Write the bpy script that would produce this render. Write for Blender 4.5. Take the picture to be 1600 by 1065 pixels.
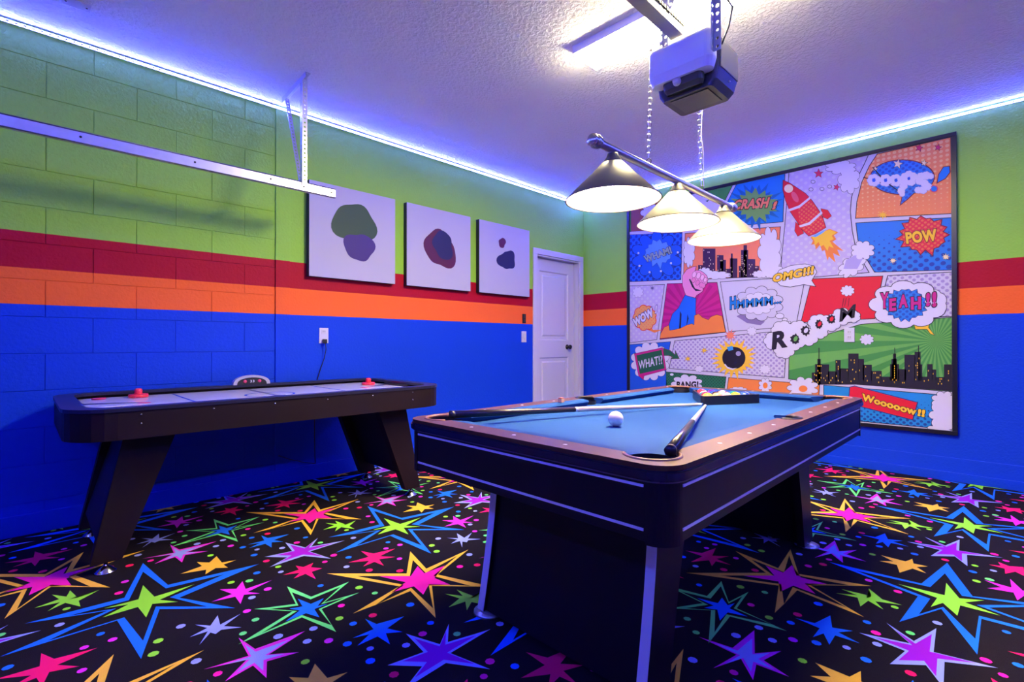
import bpy, bmesh, math, random
from mathutils import Vector, Matrix
random.seed(7)
for o in list(bpy.data.objects): bpy.data.objects.remove(o)
SC = bpy.context.scene
COL = SC.collection
PI = math.pi

# ------------------------------------------------------------------ camera
F, YAW, PITCH, CAMH = 772.87, math.radians(45.263), math.radians(0.274), 1.0234
XW, YW, HC = 4.9386, 3.7246, 2.74            # mural wall, picture wall, ceiling
XF, YR = -1.95, -2.2                         # garage door side, wall on the other side
cam_d = bpy.data.cameras.new('camera'); cam = bpy.data.objects.new('camera', cam_d); COL.objects.link(cam)
cam_d.sensor_width = 36; cam_d.lens = F/1600*36; cam_d.clip_start = .02
cam.location = (0, 0, CAMH); cam.rotation_euler = (PI/2+PITCH, 0, YAW-PI/2)
SC.camera = cam
# ------------------------------------------------------------------ world, exposure, light levels
w = bpy.data.worlds.new('world'); SC.world = w; w.use_nodes = True
w.node_tree.nodes['Background'].inputs[0].default_value = (.02, .03, .08, 1)
w.node_tree.nodes['Background'].inputs[1].default_value = .15
vs = SC.view_settings
vs.view_transform = 'Standard'; vs.look = 'None'; vs.gamma = 1; vs.use_curve_mapping = False
vs.exposure = 1.65
LED_COL, LED_POW = (.050, .060, 1.0), 205.0
TUBE_COL, TUBE_POW = (1.0, .86, .50), 64.0
BULB_COL, BULB_POW = (1.0, .64, .32), 190.0

# ------------------------------------------------------------------ pixel helpers (1600 x 1065 frame)
_fw = Vector((math.cos(YAW)*math.cos(PITCH), math.sin(YAW)*math.cos(PITCH), math.sin(PITCH)))
_rt = Vector((math.sin(YAW), -math.cos(YAW), 0)); _up = _rt.cross(_fw)
def ray(x, y): return _fw*F + _rt*(x-800) + _up*(532.5-y)
def on_z(x, y, z): r = ray(x, y); return Vector((0, 0, CAMH)) + r*((z-CAMH)/r.z)
def on_x(x, y, X): r = ray(x, y); return Vector((0, 0, CAMH)) + r*(X/r.x)
def on_y(x, y, Y): r = ray(x, y); return Vector((0, 0, CAMH)) + r*(Y/r.y)

# ------------------------------------------------------------------ materials
MATS = {}
def new_mat(name):
    m = bpy.data.materials.new(name); m.use_nodes = True; MATS[name] = m
    nt = m.node_tree; return m, nt, nt.nodes['Principled BSDF']
def mat(name, col, rough=.5, metal=0, spec=.5, bump=0, bscale=200, vary=0, coat=0, emit=None, estr=0):
    if name in MATS: return MATS[name]
    m, nt, b = new_mat(name)
    b.inputs['Base Color'].default_value = (*col, 1)
    b.inputs['Roughness'].default_value = rough
    b.inputs['Metallic'].default_value = metal
    b.inputs['Specular IOR Level'].default_value = spec
    b.inputs['Coat Weight'].default_value = coat
    if emit:
        b.inputs['Emission Color'].default_value = (*emit, 1); b.inputs['Emission Strength'].default_value = estr
    if bump or vary:
        g = nt.nodes.new('ShaderNodeNewGeometry')
        n = nt.nodes.new('ShaderNodeTexNoise'); n.inputs['Scale'].default_value = bscale; n.inputs['Detail'].default_value = 4
        nt.links.new(g.outputs['Position'], n.inputs['Vector'])
        if bump:
            bp = nt.nodes.new('ShaderNodeBump'); bp.inputs['Strength'].default_value = bump; bp.inputs['Distance'].default_value = .01
            nt.links.new(n.outputs['Fac'], bp.inputs['Height']); nt.links.new(bp.outputs['Normal'], b.inputs['Normal'])
        if vary:
            mx = nt.nodes.new('ShaderNodeMix'); mx.data_type = 'RGBA'
            mx.inputs[6].default_value = (*[c*(1-vary) for c in col], 1); mx.inputs[7].default_value = (*[min(1, c*(1+vary)) for c in col], 1)
            nt.links.new(n.outputs['Fac'], mx.inputs[0]); nt.links.new(mx.outputs[2], b.inputs['Base Color'])
    return m
def math_node(nt, op, a, b=None, c=None):
    n = nt.nodes.new('ShaderNodeMath'); n.operation = op
    for i, v in enumerate((a, b, c)):
        if v is None: continue
        if isinstance(v, (int, float)): n.inputs[i].default_value = v
        else: nt.links.new(v, n.inputs[i])
    return n.outputs[0]
def halftone(name, base, dot, pitch, rad, diag=True, fade=None, rough=.55):
    """printed dots on the mural plane (y, z); fade=(z0, z1) lets the dots grow from z0 to z1"""
    if name in MATS: return MATS[name]
    m, nt, b = new_mat(name)
    b.inputs['Roughness'].default_value = rough; b.inputs['Specular IOR Level'].default_value = .3
    g = nt.nodes.new('ShaderNodeNewGeometry'); s = nt.nodes.new('ShaderNodeSeparateXYZ'); nt.links.new(g.outputs['Position'], s.inputs[0])
    Y, Z = s.outputs['Y'], s.outputs['Z']
    if diag:
        u = math_node(nt, 'MULTIPLY', math_node(nt, 'ADD', Y, Z), .7071/pitch); v = math_node(nt, 'MULTIPLY', math_node(nt, 'SUBTRACT', Y, Z), .7071/pitch)
    else:
        u = math_node(nt, 'MULTIPLY', Y, 1/pitch); v = math_node(nt, 'MULTIPLY', Z, 1/pitch)
    fu = math_node(nt, 'SUBTRACT', math_node(nt, 'FRACT', math_node(nt, 'ADD', u, 100)), .5); fv = math_node(nt, 'SUBTRACT', math_node(nt, 'FRACT', math_node(nt, 'ADD', v, 100)), .5)
    d = math_node(nt, 'SQRT', math_node(nt, 'ADD', math_node(nt, 'MULTIPLY', fu, fu), math_node(nt, 'MULTIPLY', fv, fv)))
    R = rad
    if fade:
        mr = nt.nodes.new('ShaderNodeMapRange'); nt.links.new(Z, mr.inputs[0])
        mr.inputs[1].default_value = fade[0]; mr.inputs[2].default_value = fade[1]; mr.inputs[3].default_value = 0; mr.inputs[4].default_value = rad
        R = mr.outputs[0]
    k = math_node(nt, 'LESS_THAN', d, R)
    mx = nt.nodes.new('ShaderNodeMix'); mx.data_type = 'RGBA'; mx.inputs[6].default_value = (*base, 1); mx.inputs[7].default_value = (*dot, 1)
    nt.links.new(k, mx.inputs[0]); nt.links.new(mx.outputs[2], b.inputs['Base Color'])
    return m
def wall_paint():
    m, nt, b = new_mat('striped_wall_paint')
    g = nt.nodes.new('ShaderNodeNewGeometry'); s = nt.nodes.new('ShaderNodeSeparateXYZ'); nt.links.new(g.outputs['Position'], s.inputs[0])
    z = s.outputs['Z']
    cols = [(.003, .050, .58), (.95, .140, .020), (.42, .002, .018), (.300, .600, .060)]
    cur = None
    for i, (lim, c) in enumerate(zip((1.2336, 1.4284, 1.6236), cols[1:])):
        mx = nt.nodes.new('ShaderNodeMix'); mx.data_type = 'RGBA'; nt.links.new(math_node(nt, 'GREATER_THAN', z, lim), mx.inputs[0])
        if cur is None: mx.inputs[6].default_value = (*cols[0], 1)
        else: nt.links.new(cur, mx.inputs[6])
        mx.inputs[7].default_value = (*c, 1); cur = mx.outputs[2]
    nt.links.new(cur, b.inputs['Base Color']); b.inputs['Roughness'].default_value = .6; b.inputs['Specular IOR Level'].default_value = .18
    n = nt.nodes.new('ShaderNodeTexNoise'); n.inputs['Scale'].default_value = 70; n.inputs['Detail'].default_value = 6; nt.links.new(g.outputs['Position'], n.inputs['Vector'])
    bp = nt.nodes.new('ShaderNodeBump'); bp.inputs['Strength'].default_value = .28; bp.inputs['Distance'].default_value = .008
    nt.links.new(n.outputs['Fac'], bp.inputs['Height']); nt.links.new(bp.outputs['Normal'], b.inputs['Normal'])
    return m
def ceiling_paint():
    m, nt, b = new_mat('knockdown_ceiling')
    b.inputs['Base Color'].default_value = (.90, .90, .90, 1); b.inputs['Roughness'].default_value = .85
    g = nt.nodes.new('ShaderNodeNewGeometry')
    n = nt.nodes.new('ShaderNodeTexNoise'); n.inputs['Scale'].default_value = 42; n.inputs['Detail'].default_value = 5; n.inputs['Distortion'].default_value = .6
    nt.links.new(g.outputs['Position'], n.inputs['Vector'])
    r = nt.nodes.new('ShaderNodeValToRGB'); r.color_ramp.elements[0].position = .42; r.color_ramp.elements[1].position = .6; nt.links.new(n.outputs['Fac'], r.inputs[0])
    bp = nt.nodes.new('ShaderNodeBump'); bp.inputs['Strength'].default_value = .5; bp.inputs['Distance'].default_value = .015
    nt.links.new(r.outputs[0], bp.inputs['Height']); nt.links.new(bp.outputs['Normal'], b.inputs['Normal'])
    return m
def brushed(name, col, rough=.3):
    m, nt, b = new_mat(name)
    b.inputs['Base Color'].default_value = (*col, 1); b.inputs['Metallic'].default_value = 1; b.inputs['Roughness'].default_value = rough
    b.inputs['Anisotropic'].default_value = .6
    return m

# ------------------------------------------------------------------ mesh helpers
def link_mesh(name, me, mats, parent=None, loc=None, smooth=False):
    if not isinstance(mats, (list, tuple)): mats = [mats]
    for m in mats: me.materials.append(m)
    o = bpy.data.objects.new(name, me); COL.objects.link(o)
    if parent is not None: o.parent = parent
    if loc is not None: o.location = loc
    if smooth:
        for p in me.polygons: p.use_smooth = True
    return o
def bm_obj(name, bm, mats, parent=None, loc=None, smooth=False, recalc=True):
    if recalc: bmesh.ops.recalc_face_normals(bm, faces=bm.faces)
    me = bpy.data.meshes.new(name); bm.to_mesh(me); bm.free()
    return link_mesh(name, me, mats, parent, loc, smooth)
def tag(o, label, cat, group=None):
    o['label'] = label; o['category'] = cat
    if group: o['group'] = group
    return o
def thing(name, label, cat, loc=(0, 0, 0), group=None, rotz=0):
    o = bpy.data.objects.new(name, None); COL.objects.link(o); o.location = loc; o.rotation_euler = (0, 0, rotz)
    o.empty_display_size = .05
    return tag(o, label, cat, group)
def struct(o): o['kind'] = 'structure'; return o
def box(bm, x0, x1, y0, y1, z0, z1, bev=0, mi=0):
    b2 = bmesh.new()
    vs_ = [b2.verts.new(p) for p in ((x0, y0, z0), (x1, y0, z0), (x1, y1, z0), (x0, y1, z0), (x0, y0, z1), (x1, y0, z1), (x1, y1, z1), (x0, y1, z1))]
    for f in ((3, 2, 1, 0), (4, 5, 6, 7), (0, 1, 5, 4), (1, 2, 6, 5), (2, 3, 7, 6), (3, 0, 4, 7)): b2.faces.new([vs_[i] for i in f]).material_index = mi
    if bev: bmesh.ops.bevel(b2, geom=b2.edges[:], offset=bev, segments=2, affect='EDGES', profile=.6)
    merge(bm, b2)
def merge(bm, b2, M=None):
    mp = {}
    for v in b2.verts: mp[v] = bm.verts.new(M @ v.co if M else v.co)
    for f in b2.faces:
        try:
            nf = bm.faces.new([mp[v] for v in f.verts]); nf.material_index = f.material_index; nf.smooth = f.smooth
        except ValueError: pass
    b2.free()
def add_box_obj(name, dims, m, parent=None, bev=0, loc=None):
    bm = bmesh.new(); box(bm, *dims, bev=bev); return bm_obj(name, bm, m, parent, loc)
def lathe(bm, prof, seg=24, c=(0, 0, 0), M=None, mi=0, smooth=True):
    rings = []
    for r, z in prof:
        if r < 1e-6: p = Vector((0, 0, z)); rings.append([bm.verts.new((M @ p if M else p) + Vector(c))])
        else:
            ring = []
            for i in range(seg):
                a = 2*PI*i/seg; p = Vector((r*math.cos(a), r*math.sin(a), z)); ring.append(bm.verts.new((M @ p if M else p) + Vector(c)))
            rings.append(ring)
    for a, b in zip(rings, rings[1:]):
        for i in range(seg):
            j = (i+1) % seg
            if len(a) == 1 and len(b) == 1: continue
            if len(a) == 1: f = bm.faces.new((a[0], b[i], b[j]))
            elif len(b) == 1: f = bm.faces.new((a[i], a[j], b[0]))
            else: f = bm.faces.new((a[i], a[j], b[j], b[i]))
            f.material_index = mi; f.smooth = smooth
def tube(bm, pts, r, seg=8, mi=0, closed=False, cap=True):
    pts = [Vector(p) for p in pts]; n = len(pts); rings = []
    rr = r if isinstance(r, (list, tuple)) else [r]*n
    up = None
    for i, p in enumerate(pts):
        t = (pts[(i+1) % n]-pts[i-1]) if closed else (pts[min(i+1, n-1)]-pts[max(i-1, 0)])
        t.normalize()
        if up is None:
            up = Vector((0, 0, 1)) if abs(t.z) < .9 else Vector((1, 0, 0))
        s = t.cross(up).normalized(); up = s.cross(t).normalized()
        rings.append([bm.verts.new(p + (s*math.cos(2*PI*k/seg)+up*math.sin(2*PI*k/seg))*rr[i]) for k in range(seg)])
    m = n if closed else n-1
    for i in range(m):
        a, b = rings[i], rings[(i+1) % n]
        for k in range(seg):
            f = bm.faces.new((a[k], a[(k+1) % seg], b[(k+1) % seg], b[k])); f.smooth = True; f.material_index = mi
    if cap and not closed:
        bm.faces.new(rings[0][::-1]).material_index = mi; bm.faces.new(rings[-1]).material_index = mi
def prism(bm, poly, z0, z1, mi=0, M=None):
    """poly: (x, y) list, extruded z0..z1 (M maps to world)"""
    f = lambda p: M @ Vector(p) if M else Vector(p)
    a = [bm.verts.new(f((x, y, z0))) for x, y in poly]; b = [bm.verts.new(f((x, y, z1))) for x, y in poly]
    bm.faces.new(a[::-1]).material_index = mi; bm.faces.new(b).material_index = mi
    n = len(poly)
    for i in range(n): bm.faces.new((a[i], a[(i+1) % n], b[(i+1) % n], b[i])).material_index = mi
def rounded_rect(x0, x1, y0, y1, r, seg=6):
    P = []
    for cx, cy, a0 in ((x1-r, y0+r, -90), (x1-r, y1-r, 0), (x0+r, y1-r, 90), (x0+r, y0+r, 180)):
        for k in range(seg+1):
            a = math.radians(a0+90*k/seg); P.append((cx+r*math.cos(a), cy+r*math.sin(a)))
    return P
def ring_prism(bm, outer, inner, z0, z1, mi=0):
    """outer loop minus inner loop, extruded"""
    def flat(z, flip):
        b2 = bmesh.new(); E = []
        for L in (outer, inner):
            v = [b2.verts.new((x, y, z)) for x, y in L]
            E += [b2.edges.new((v[i], v[(i+1) % len(v)])) for i in range(len(v))]
        bmesh.ops.triangle_fill(b2, use_beauty=True, use_dissolve=False, edges=E)
        for f in b2.faces:
            f.material_index = mi
            if (f.normal.z < 0) != flip: f.normal_flip()
        merge(bm, b2)
    flat(z0, True); flat(z1, False)
    for L, s in ((outer, 1), (inner, -1)):
        a = [bm.verts.new((x, y, z0)) for x, y in L]; b = [bm.verts.new((x, y, z1)) for x, y in L]; n = len(L)
        for i in range(n):
            q = (a[i], a[(i+1) % n], b[(i+1) % n], b[i])
            bm.faces.new(q if s > 0 else q[::-1]).material_index = mi
    bmesh.ops.remove_doubles(bm, verts=bm.verts, dist=1e-6)
def perforated(bm, p0, p1, side, width, pitch=.032, hole=.0075, thick=.0025):
    """flat strap with round holes from p0 to p1, width along side"""
    p0, p1 = Vector(p0), Vector(p1); ax = (p1-p0); L = ax.length; ax.normalize()
    side = (Vector(side) - ax*Vector(side).dot(ax)).normalized(); nrm = ax.cross(side).normalized()
    n = max(2, int(L/pitch)); dp = L/n
    for off, flip in ((thick/2, False), (-thick/2, True)):
        for i in range(n):
            c = p0 + ax*(dp*(i+.5)) + nrm*off
            sq = [(-1, -1), (0, -1), (1, -1), (1, 0), (1, 1), (0, 1), (-1, 1), (-1, 0)]
            o = [bm.verts.new(c + ax*(a*dp/2) + side*(b*width/2)) for a, b in sq]
            h = [bm.verts.new(c + (ax*a + side*b).normalized()*hole) for a, b in sq]
            for k in range(8):
                q = (o[k], o[(k+1) % 8], h[(k+1) % 8], h[k]); bm.faces.new(q[::-1] if flip else q)
    for s in (-1, 1):
        q = [p0+side*(s*width/2)+nrm*thick/2, p1+side*(s*width/2)+nrm*thick/2, p1+side*(s*width/2)-nrm*thick/2, p0+side*(s*width/2)-nrm*thick/2]
        bm.faces.new([bm.verts.new(v) for v in q])
def clip_poly(poly, x0, x1, y0, y1):
    def cut(P, f, g):
        out = []
        for i in range(len(P)):
            a, b = P[i-1], P[i]; fa, fb = f(a), f(b)
            if (fa >= 0) != (fb >= 0):
                t = fa/(fa-fb); out.append((a[0]+(b[0]-a[0])*t, a[1]+(b[1]-a[1])*t))
            if fb >= 0: out.append(b)
        return out
    for f in (lambda p: p[0]-x0, lambda p: x1-p[0], lambda p: p[1]-y0, lambda p: y1-p[1]):
        poly = cut(poly, f, None)
        if len(poly) < 3: return []
    return poly
def text_mesh(s, offset=.0, shear=0, res=3):
    cu = bpy.data.curves.new('t', 'FONT'); cu.body = s; cu.offset = offset; cu.shear = shear; cu.resolution_u = res; cu.space_character = 1.05
    o = bpy.data.objects.new('t', cu); COL.objects.link(o)
    dg = bpy.context.evaluated_depsgraph_get(); dg.update()
    me = o.evaluated_get(dg).to_mesh()
    V = [tuple(v.co) for v in me.vertices]; Fs = [tuple(p.vertices) for p in me.polygons]
    o.evaluated_get(dg).to_mesh_clear(); bpy.data.objects.remove(o); bpy.data.curves.remove(cu)
    return V, Fs

# ------------------------------------------------------------------ palette
white_paint = mat('white_trim_paint', (.62, .59, .66), .4)
black_lam = mat('black_laminate', (.006, .004, .008), .4, spec=.22, bump=.02, bscale=300)
black_plastic = mat('black_plastic', (.012, .012, .014), .4)
steel = mat('galvanized_steel', (.62, .62, .66), .38, metal=.85, vary=.12, bscale=25)
nickel = brushed('brushed_nickel', (.21, .195, .135), .42); nickel.node_tree.nodes['Principled BSDF'].inputs['Metallic'].default_value = .6
satin = brushed('satin_nickel_bar', (.62, .60, .58), .3)
chrome = mat('chrome', (.75, .75, .78), .15, metal=1)
PAINT = wall_paint()

# ================================================================== ROOM
bm = bmesh.new(); box(bm, XF-.12, XW+.12, YR-.12, YW+.12, -.1, 0)
floor = struct(bm_obj('floor', bm, mat('black_carpet_pile', (.011, .008, .012), .95, spec=.1, bump=.5, bscale=420, vary=.45)))
bm = bmesh.new(); box(bm, XF-.12, XW+.12, YR-.12, YW+.12, HC, HC+.1)
ceiling = struct(bm_obj('ceiling', bm, ceiling_paint()))
DX0, DX1, DZ = 4.075, 4.85, 2.02            # door opening
bm = bmesh.new()
box(bm, XF, DX0, YW, YW+.12, 0, HC); box(bm, DX1, XW, YW, YW+.12, 0, HC); box(bm, DX0, DX1, YW, YW+.12, DZ, HC)
wall_left = struct(bm_obj('wall_left', bm, PAINT))
wall_back = struct(add_box_obj('wall_back', (XW, XW+.12, YR, YW+.12, 0, HC), PAINT))
wall_right = struct(add_box_obj('wall_right', (XF, XW, YR-.12, YR, 0, HC), PAINT))
wall_front = struct(add_box_obj('wall_front', (XF-.12, XF, YR, YW, 0, HC), PAINT))
# concrete blocks of the picture wall, in front of the furred strip
bm = bmesh.new(); box(bm, -.1985, .1985, -.0035, .0, -.0985, .0985, bev=.002)
block_me = bpy.data.meshes.new('block'); bmesh.ops.recalc_face_normals(bm, faces=bm.faces); bm.to_mesh(block_me); bm.free(); block_me.materials.append(PAINT)
for r in range(14):
    zc = .067+.2*r
    off = .2 if r % 2 else 0
    for k in range(8):
        xc = 1.29-.2-.4*k+off
        if xc+.2 > 1.30: xc_, sx = 1.29-.1, .5
        else: xc_, sx = xc, 1
        top, bot = min(zc+.0985, HC-.001), zc-.0985
        if top-bot < .03: continue
        b = bpy.data.objects.new('block', block_me); COL.objects.link(b); b.parent = wall_left
        b.location = (xc_, YW, (top+bot)/2); b.scale = (sx, 1, (top-bot)/.197)
struct(add_box_obj('trim_1', (1.292, 1.392, YW-.014, YW, 0, HC), PAINT, bev=.002))
# concrete ledges along the floor, painted with the wall
def ledge(name, pts):
    bm = bmesh.new()
    for d in pts: box(bm, *d, bev=.004)
    return struct(bm_obj(name, bm, PAINT))
ledge('baseboard_left', [(XF, 4.0, YW-.02, YW, 0, .11)])
ledge('baseboard_back', [(XW-.014, XW, YR, YW, 0, .172), (XW-.034, XW-.013, YR, YW-.02, 0, .066)])

# ------------------------------------------------------------------ door
tr = struct(bpy.data.objects.new('trim_2', None)); COL.objects.link(tr)
def casing(name, x0, x1, z0, z1):
    bm = bmesh.new(); box(bm, x0, x1, YW-.016, YW, z0, z1, bev=.004)
    bm_obj(name, bm, white_paint, tr)
casing('casing_post', 4.01, 4.078, 0, 2.02); casing('casing_post', 4.847, 4.915, 0, 2.02); casing('casing_head', 4.01, 4.915, 2.02, 2.085)
for d in ((4.0755, 4.09, YW+.0, YW+.115, 0, DZ), (4.835, 4.8495, YW+.0, YW+.115, 0, DZ), (4.09, 4.835, YW, YW+.115, DZ-.015, DZ-.0005)):
    add_box_obj('jamb', d, white_paint, tr, bev=.001)
door = struct(bpy.data.objects.new('door_1', None)); COL.objects.link(door); door.location = (4.46, YW+.07, 0)
def door_slab():
    bm = bmesh.new(); x0, x1, z0, z1 = -.368, .372, .008, 2.0
    xs = [x0, x0+.11, x1-.11, x1]; zs = [z0, .23, .86, 1.06, 1.86, z1]
    V = {}
    for i, x in enumerate(xs):
        for j, z in enumerate(zs): V[i, j] = bm.verts.new((x, 0, z))
    for i in range(3):
        for j in range(5):
            q = [V[i, j], V[i+1, j], V[i+1, j+1], V[i, j+1]]
            if i == 1 and j in (1, 3):
                prev = q
                for ins, dep in ((.012, .012), (.045, .012), (.062, .003)):
                    a, b, c, d = xs[1]+ins, xs[2]-ins, zs[j]+ins, zs[j+1]-ins
                    nv = [bm.verts.new(p) for p in ((a, dep, c), (b, dep, c), (b, dep, d), (a, dep, d))]
                    for k in range(4): bm.faces.new((prev[k], prev[(k+1) % 4], nv[(k+1) % 4], nv[k]))
                    prev = nv
                bm.faces.new(prev)
            else: bm.faces.new(q)
    box(bm, x0, x1, .013, .04, z0, z1)
    return bm
bm_obj('door_slab', door_slab(), white_paint, door, recalc=False)
dark_metal = mat('dark_bronze', (.03, .028, .03), .3, metal=.8)
bm = bmesh.new(); Mk = Matrix.Rotation(PI/2, 4, 'X')
lathe(bm, [(.0, 0), (.03, 0), (.03, .006), (.012, .012), (.011, .03), (.022, .036), (.028, .048), (.024, .06), (.0, .065)], 20, (.24, 0, .98), Mk)
bm_obj('door_knob', bm, dark_metal, door)

# ================================================================== CARPET PRINT
def crop_px(x0, y0, s): return lambda p: (x0+p[0]*s, y0+p[1]*s)
cz0 = crop_px(0, 720, .3239); cz1 = crop_px(360, 720, .3239); cz3 = crop_px(1260, 700, .3427)
def fl(c, pts, ref):
    """crop points -> floor offsets from the tile origin; ref = centre of the gold star of that tile"""
    out = []
    for p in pts:
        v = on_z(*c(p), 0); out.append((v.x-ref[0], v.y-ref[1]))
    return out
PX, PY = 1.141, 1.1225
GOLD = lambda i, j: (.122+PX*i, .683+PY*j)
def shrink(P, k, kc=None):
    cx = sum(p[0] for p in P)/len(P); cy = sum(p[1] for p in P)/len(P)
    return [(cx+(x-cx)*k, cy+(y-cy)*k) for x, y in P]
STARS = []   # (outline colour, outer, hole, fill colour, core)
g11 = GOLD(1, 1)
STARS.append(('gold', fl(cz1, [(465, 543), (850, 543), (868, 437), (945, 520), (1148, 428), (1000, 548), (1262, 607), (972, 603), (990, 758), (868, 628), (590, 737), (815, 605)], g11),
              fl(cz1, [(610, 556), (866, 556), (880, 478), (942, 540), (1095, 458), (978, 555), (1160, 603), (956, 594), (978, 712), (872, 612), (700, 695), (838, 598)], g11),
              'pink', fl(cz1, [(720, 557), (870, 556), (903, 508), (935, 542), (1035, 505), (985, 565), (1060, 597), (955, 602), (930, 645), (885, 605), (775, 635), (845, 585)], g11)))
g02 = GOLD(0, 2)
STARS.append(('blue', fl(cz0, [(690, 493), (810, 598), (1250, 497), (865, 660), (1135, 710), (770, 715), (680, 955), (565, 770), (0, 945), (520, 722), (120, 785), (600, 660)], g02),
              fl(cz0, [(690, 535), (800, 615), (1080, 548), (820, 658), (1000, 703), (752, 703), (690, 868), (600, 755), (230, 868), (560, 712), (330, 748), (622, 672)], g02),
              'lime', fl(cz0, [(690, 600), (745, 655), (940, 595), (770, 670), (860, 680), (735, 690), (705, 755), (665, 705), (495, 755), (620, 692), (500, 712), (668, 668)], g02)))
STARS.append(('mint', fl(cz1, [(273, 605), (390, 655), (572, 583), (450, 684), (622, 635), (440, 715), (510, 825), (345, 755), (38, 885), (300, 725), (115, 715), (315, 690)], g11),
              fl(cz1, [(297, 634), (387, 668), (530, 608), (437, 692), (555, 658), (426, 715), (488, 793), (345, 744), (150, 832), (322, 724), (190, 715), (328, 698)], g11),
              'blue', fl(cz1, [(325, 665), (388, 690), (450, 663), (420, 700), (470, 690), (405, 715), (430, 755), (365, 735), (265, 775), (335, 722), (285, 713), (348, 702)], g11)))
g20 = GOLD(2, 0)
purple = fl(cz3, [(365, 797), (490, 880), (592, 822), (580, 930), (875, 1003), (630, 975), (625, 1092), (545, 990), (380, 985), (450, 925), (240, 842), (470, 890)], g20)
STARS.append(('lavender', purple, shrink(purple, .72), 'purple', shrink(purple, .72)))
lav = fl(cz0, [(820, 403), (865, 428), (1045, 388), (905, 440), (1005, 435), (893, 455), (878, 490), (845, 464), (745, 497), (828, 452), (685, 472), (838, 443)], g02)
STARS.append(('magenta', lav, shrink(lav, .66), 'lavender', shrink(lav, .66)))
def plain(c, pts, ref, col): STARS.append((None, None, None, col, fl(c, pts, ref)))
plain(cz0, [(1045, 460), (1070, 490), (1140, 478), (1078, 500), (1100, 515), (1040, 517), (990, 548), (995, 525), (870, 545), (975, 507), (950, 488), (1010, 490)], g02, 'gold')
plain(cz0, [(338, 625), (375, 660), (480, 622), (380, 675), (388, 703), (315, 685), (230, 725), (290, 682), (165, 710), (285, 667), (250, 645), (320, 655)], g02, 'lime')
plain(cz1, [(650, 762), (705, 787), (838, 750), (757, 808), (830, 825), (750, 832), (770, 885), (710, 847), (612, 892), (670, 837), (590, 855), (690, 812)], g11, 'blue')
g12 = GOLD(1, 2)
plain(cz1, [(400, 492), (388, 513), (443, 518), (392, 535), (412, 570), (362, 545), (305, 568), (335, 540), (255, 550), (330, 525), (315, 505), (352, 512)], g12, 'red')
plain(cz1, [(795, 423), (720, 460), (795, 463), (717, 475), (740, 505), (695, 487), (640, 510), (670, 482), (570, 490), (668, 463), (630, 435), (690, 447)], g12, 'red')
mg = [cz0((1170, 580)), cz0((1185, 618)), (424.8, 906.3), cz0((1195, 632)), (406, 927), cz0((1177, 646)), cz0((1160, 690)), cz0((1135, 655)), cz0((1020, 680)), cz0((1120, 642)), cz0((1060, 620)), cz0((1140, 617))]
plain(lambda p: p, mg, g02, 'magenta')
plain(cz0, [(1050, 745), (1062, 790), (1160, 738), (1080, 797), (1165, 803), (1067, 815), (1040, 835), (1015, 828), (962, 887), (1003, 822), (915, 850), (1000, 806), (940, 790), (1015, 795)], GOLD(0, 1), 'lavender')
CARPET = {'gold': (.95, .52, .05), 'pink': (1.0, .015, .42), 'blue': (.012, .17, .95), 'lime': (.30, .82, .05), 'mint': (.16, .85, .20), 'lavender': (.30, .36, .95), 'purple': (.34, .01, .62), 'magenta': (.80, .03, .72), 'red': (.95, .01, .14)}
cnames = list(CARPET)
cmats = [mat('carpet_'+n, c, .9, spec=.1, bump=.4, bscale=420) for n, c in CARPET.items()]
rnd = random.Random(5); dots = []
def seg_clear(x, y):
    for oc, outer, hole, fc, core in STARS:
        P = outer or core
        for di in (-1, 0, 1):
            for dj in (-1, 0, 1):
                X, Y = x-di*PX, y-dj*PY
                ins = False
                for i in range(len(P)):
                    (ax, ay), (bx_, by) = P[i-1], P[i]
                    if (ay > Y) != (by > Y) and X < (bx_-ax)*(Y-ay)/(by-ay)+ax: ins = not ins
                    dx, dy = bx_-ax, by-ay; t = max(0, min(1, ((X-ax)*dx+(Y-ay)*dy)/(dx*dx+dy*dy)))
                    if math.hypot(X-ax-dx*t, Y-ay-dy*t) < .024: return False
                if ins: return False
    return True
tries = 0
while len(dots) < 52 and tries < 6000:
    tries += 1; x, y = rnd.random()*PX, rnd.random()*PY
    if all(math.hypot((x-d[0]+PX/2) % PX-PX/2, (y-d[1]+PY/2) % PY-PY/2) > .062 for d in dots) and seg_clear(x, y):
        dots.append((x, y, rnd.choice(['pink', 'blue', 'lavender', 'red', 'magenta', 'lime', 'mint', 'blue', 'lavender', 'magenta']), .0125+.004*rnd.random()))
bm = bmesh.new(); ZC = .0012
def cface(P, col):
    P = clip_poly(P, XF+.01, XW-.036, YR+.01, YW-.022)
    if len(P) < 3: return
    try: bm.faces.new([bm.verts.new((x, y, ZC)) for x, y in P]).material_index = cnames.index(col)
    except ValueError: pass
for i in range(-3, 6):
    for j in range(-3, 4):
        ox, oy = GOLD(i, j)
        for oc, outer, hole, fc, core in STARS:
            if oc:
                n = len(outer)
                for k in range(n):
                    q = [outer[k], outer[(k+1) % n], hole[(k+1) % n], hole[k]]
                    cface([(x+ox, y+oy) for x, y in (q[0], q[1], q[2])], oc); cface([(x+ox, y+oy) for x, y in (q[0], q[2], q[3])], oc)
            cx = sum(p[0] for p in core)/len(core); cy = sum(p[1] for p in core)/len(core)
            for k in range(len(core)): cface([(cx+ox, cy+oy), (core[k-1][0]+ox, core[k-1][1]+oy), (core[k][0]+ox, core[k][1]+oy)], fc)
        for x, y, c, r in dots:
            cface([(x+ox+r*math.cos(2*PI*k/8), y+oy+r*math.sin(2*PI*k/8)) for k in range(8)], c)
for f in bm.faces:
    f.normal_update()
    if f.normal.z < 0: f.normal_flip()
o = bm_obj('printed_carpet_pattern', bm, cmats, floor, recalc=False)

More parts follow.
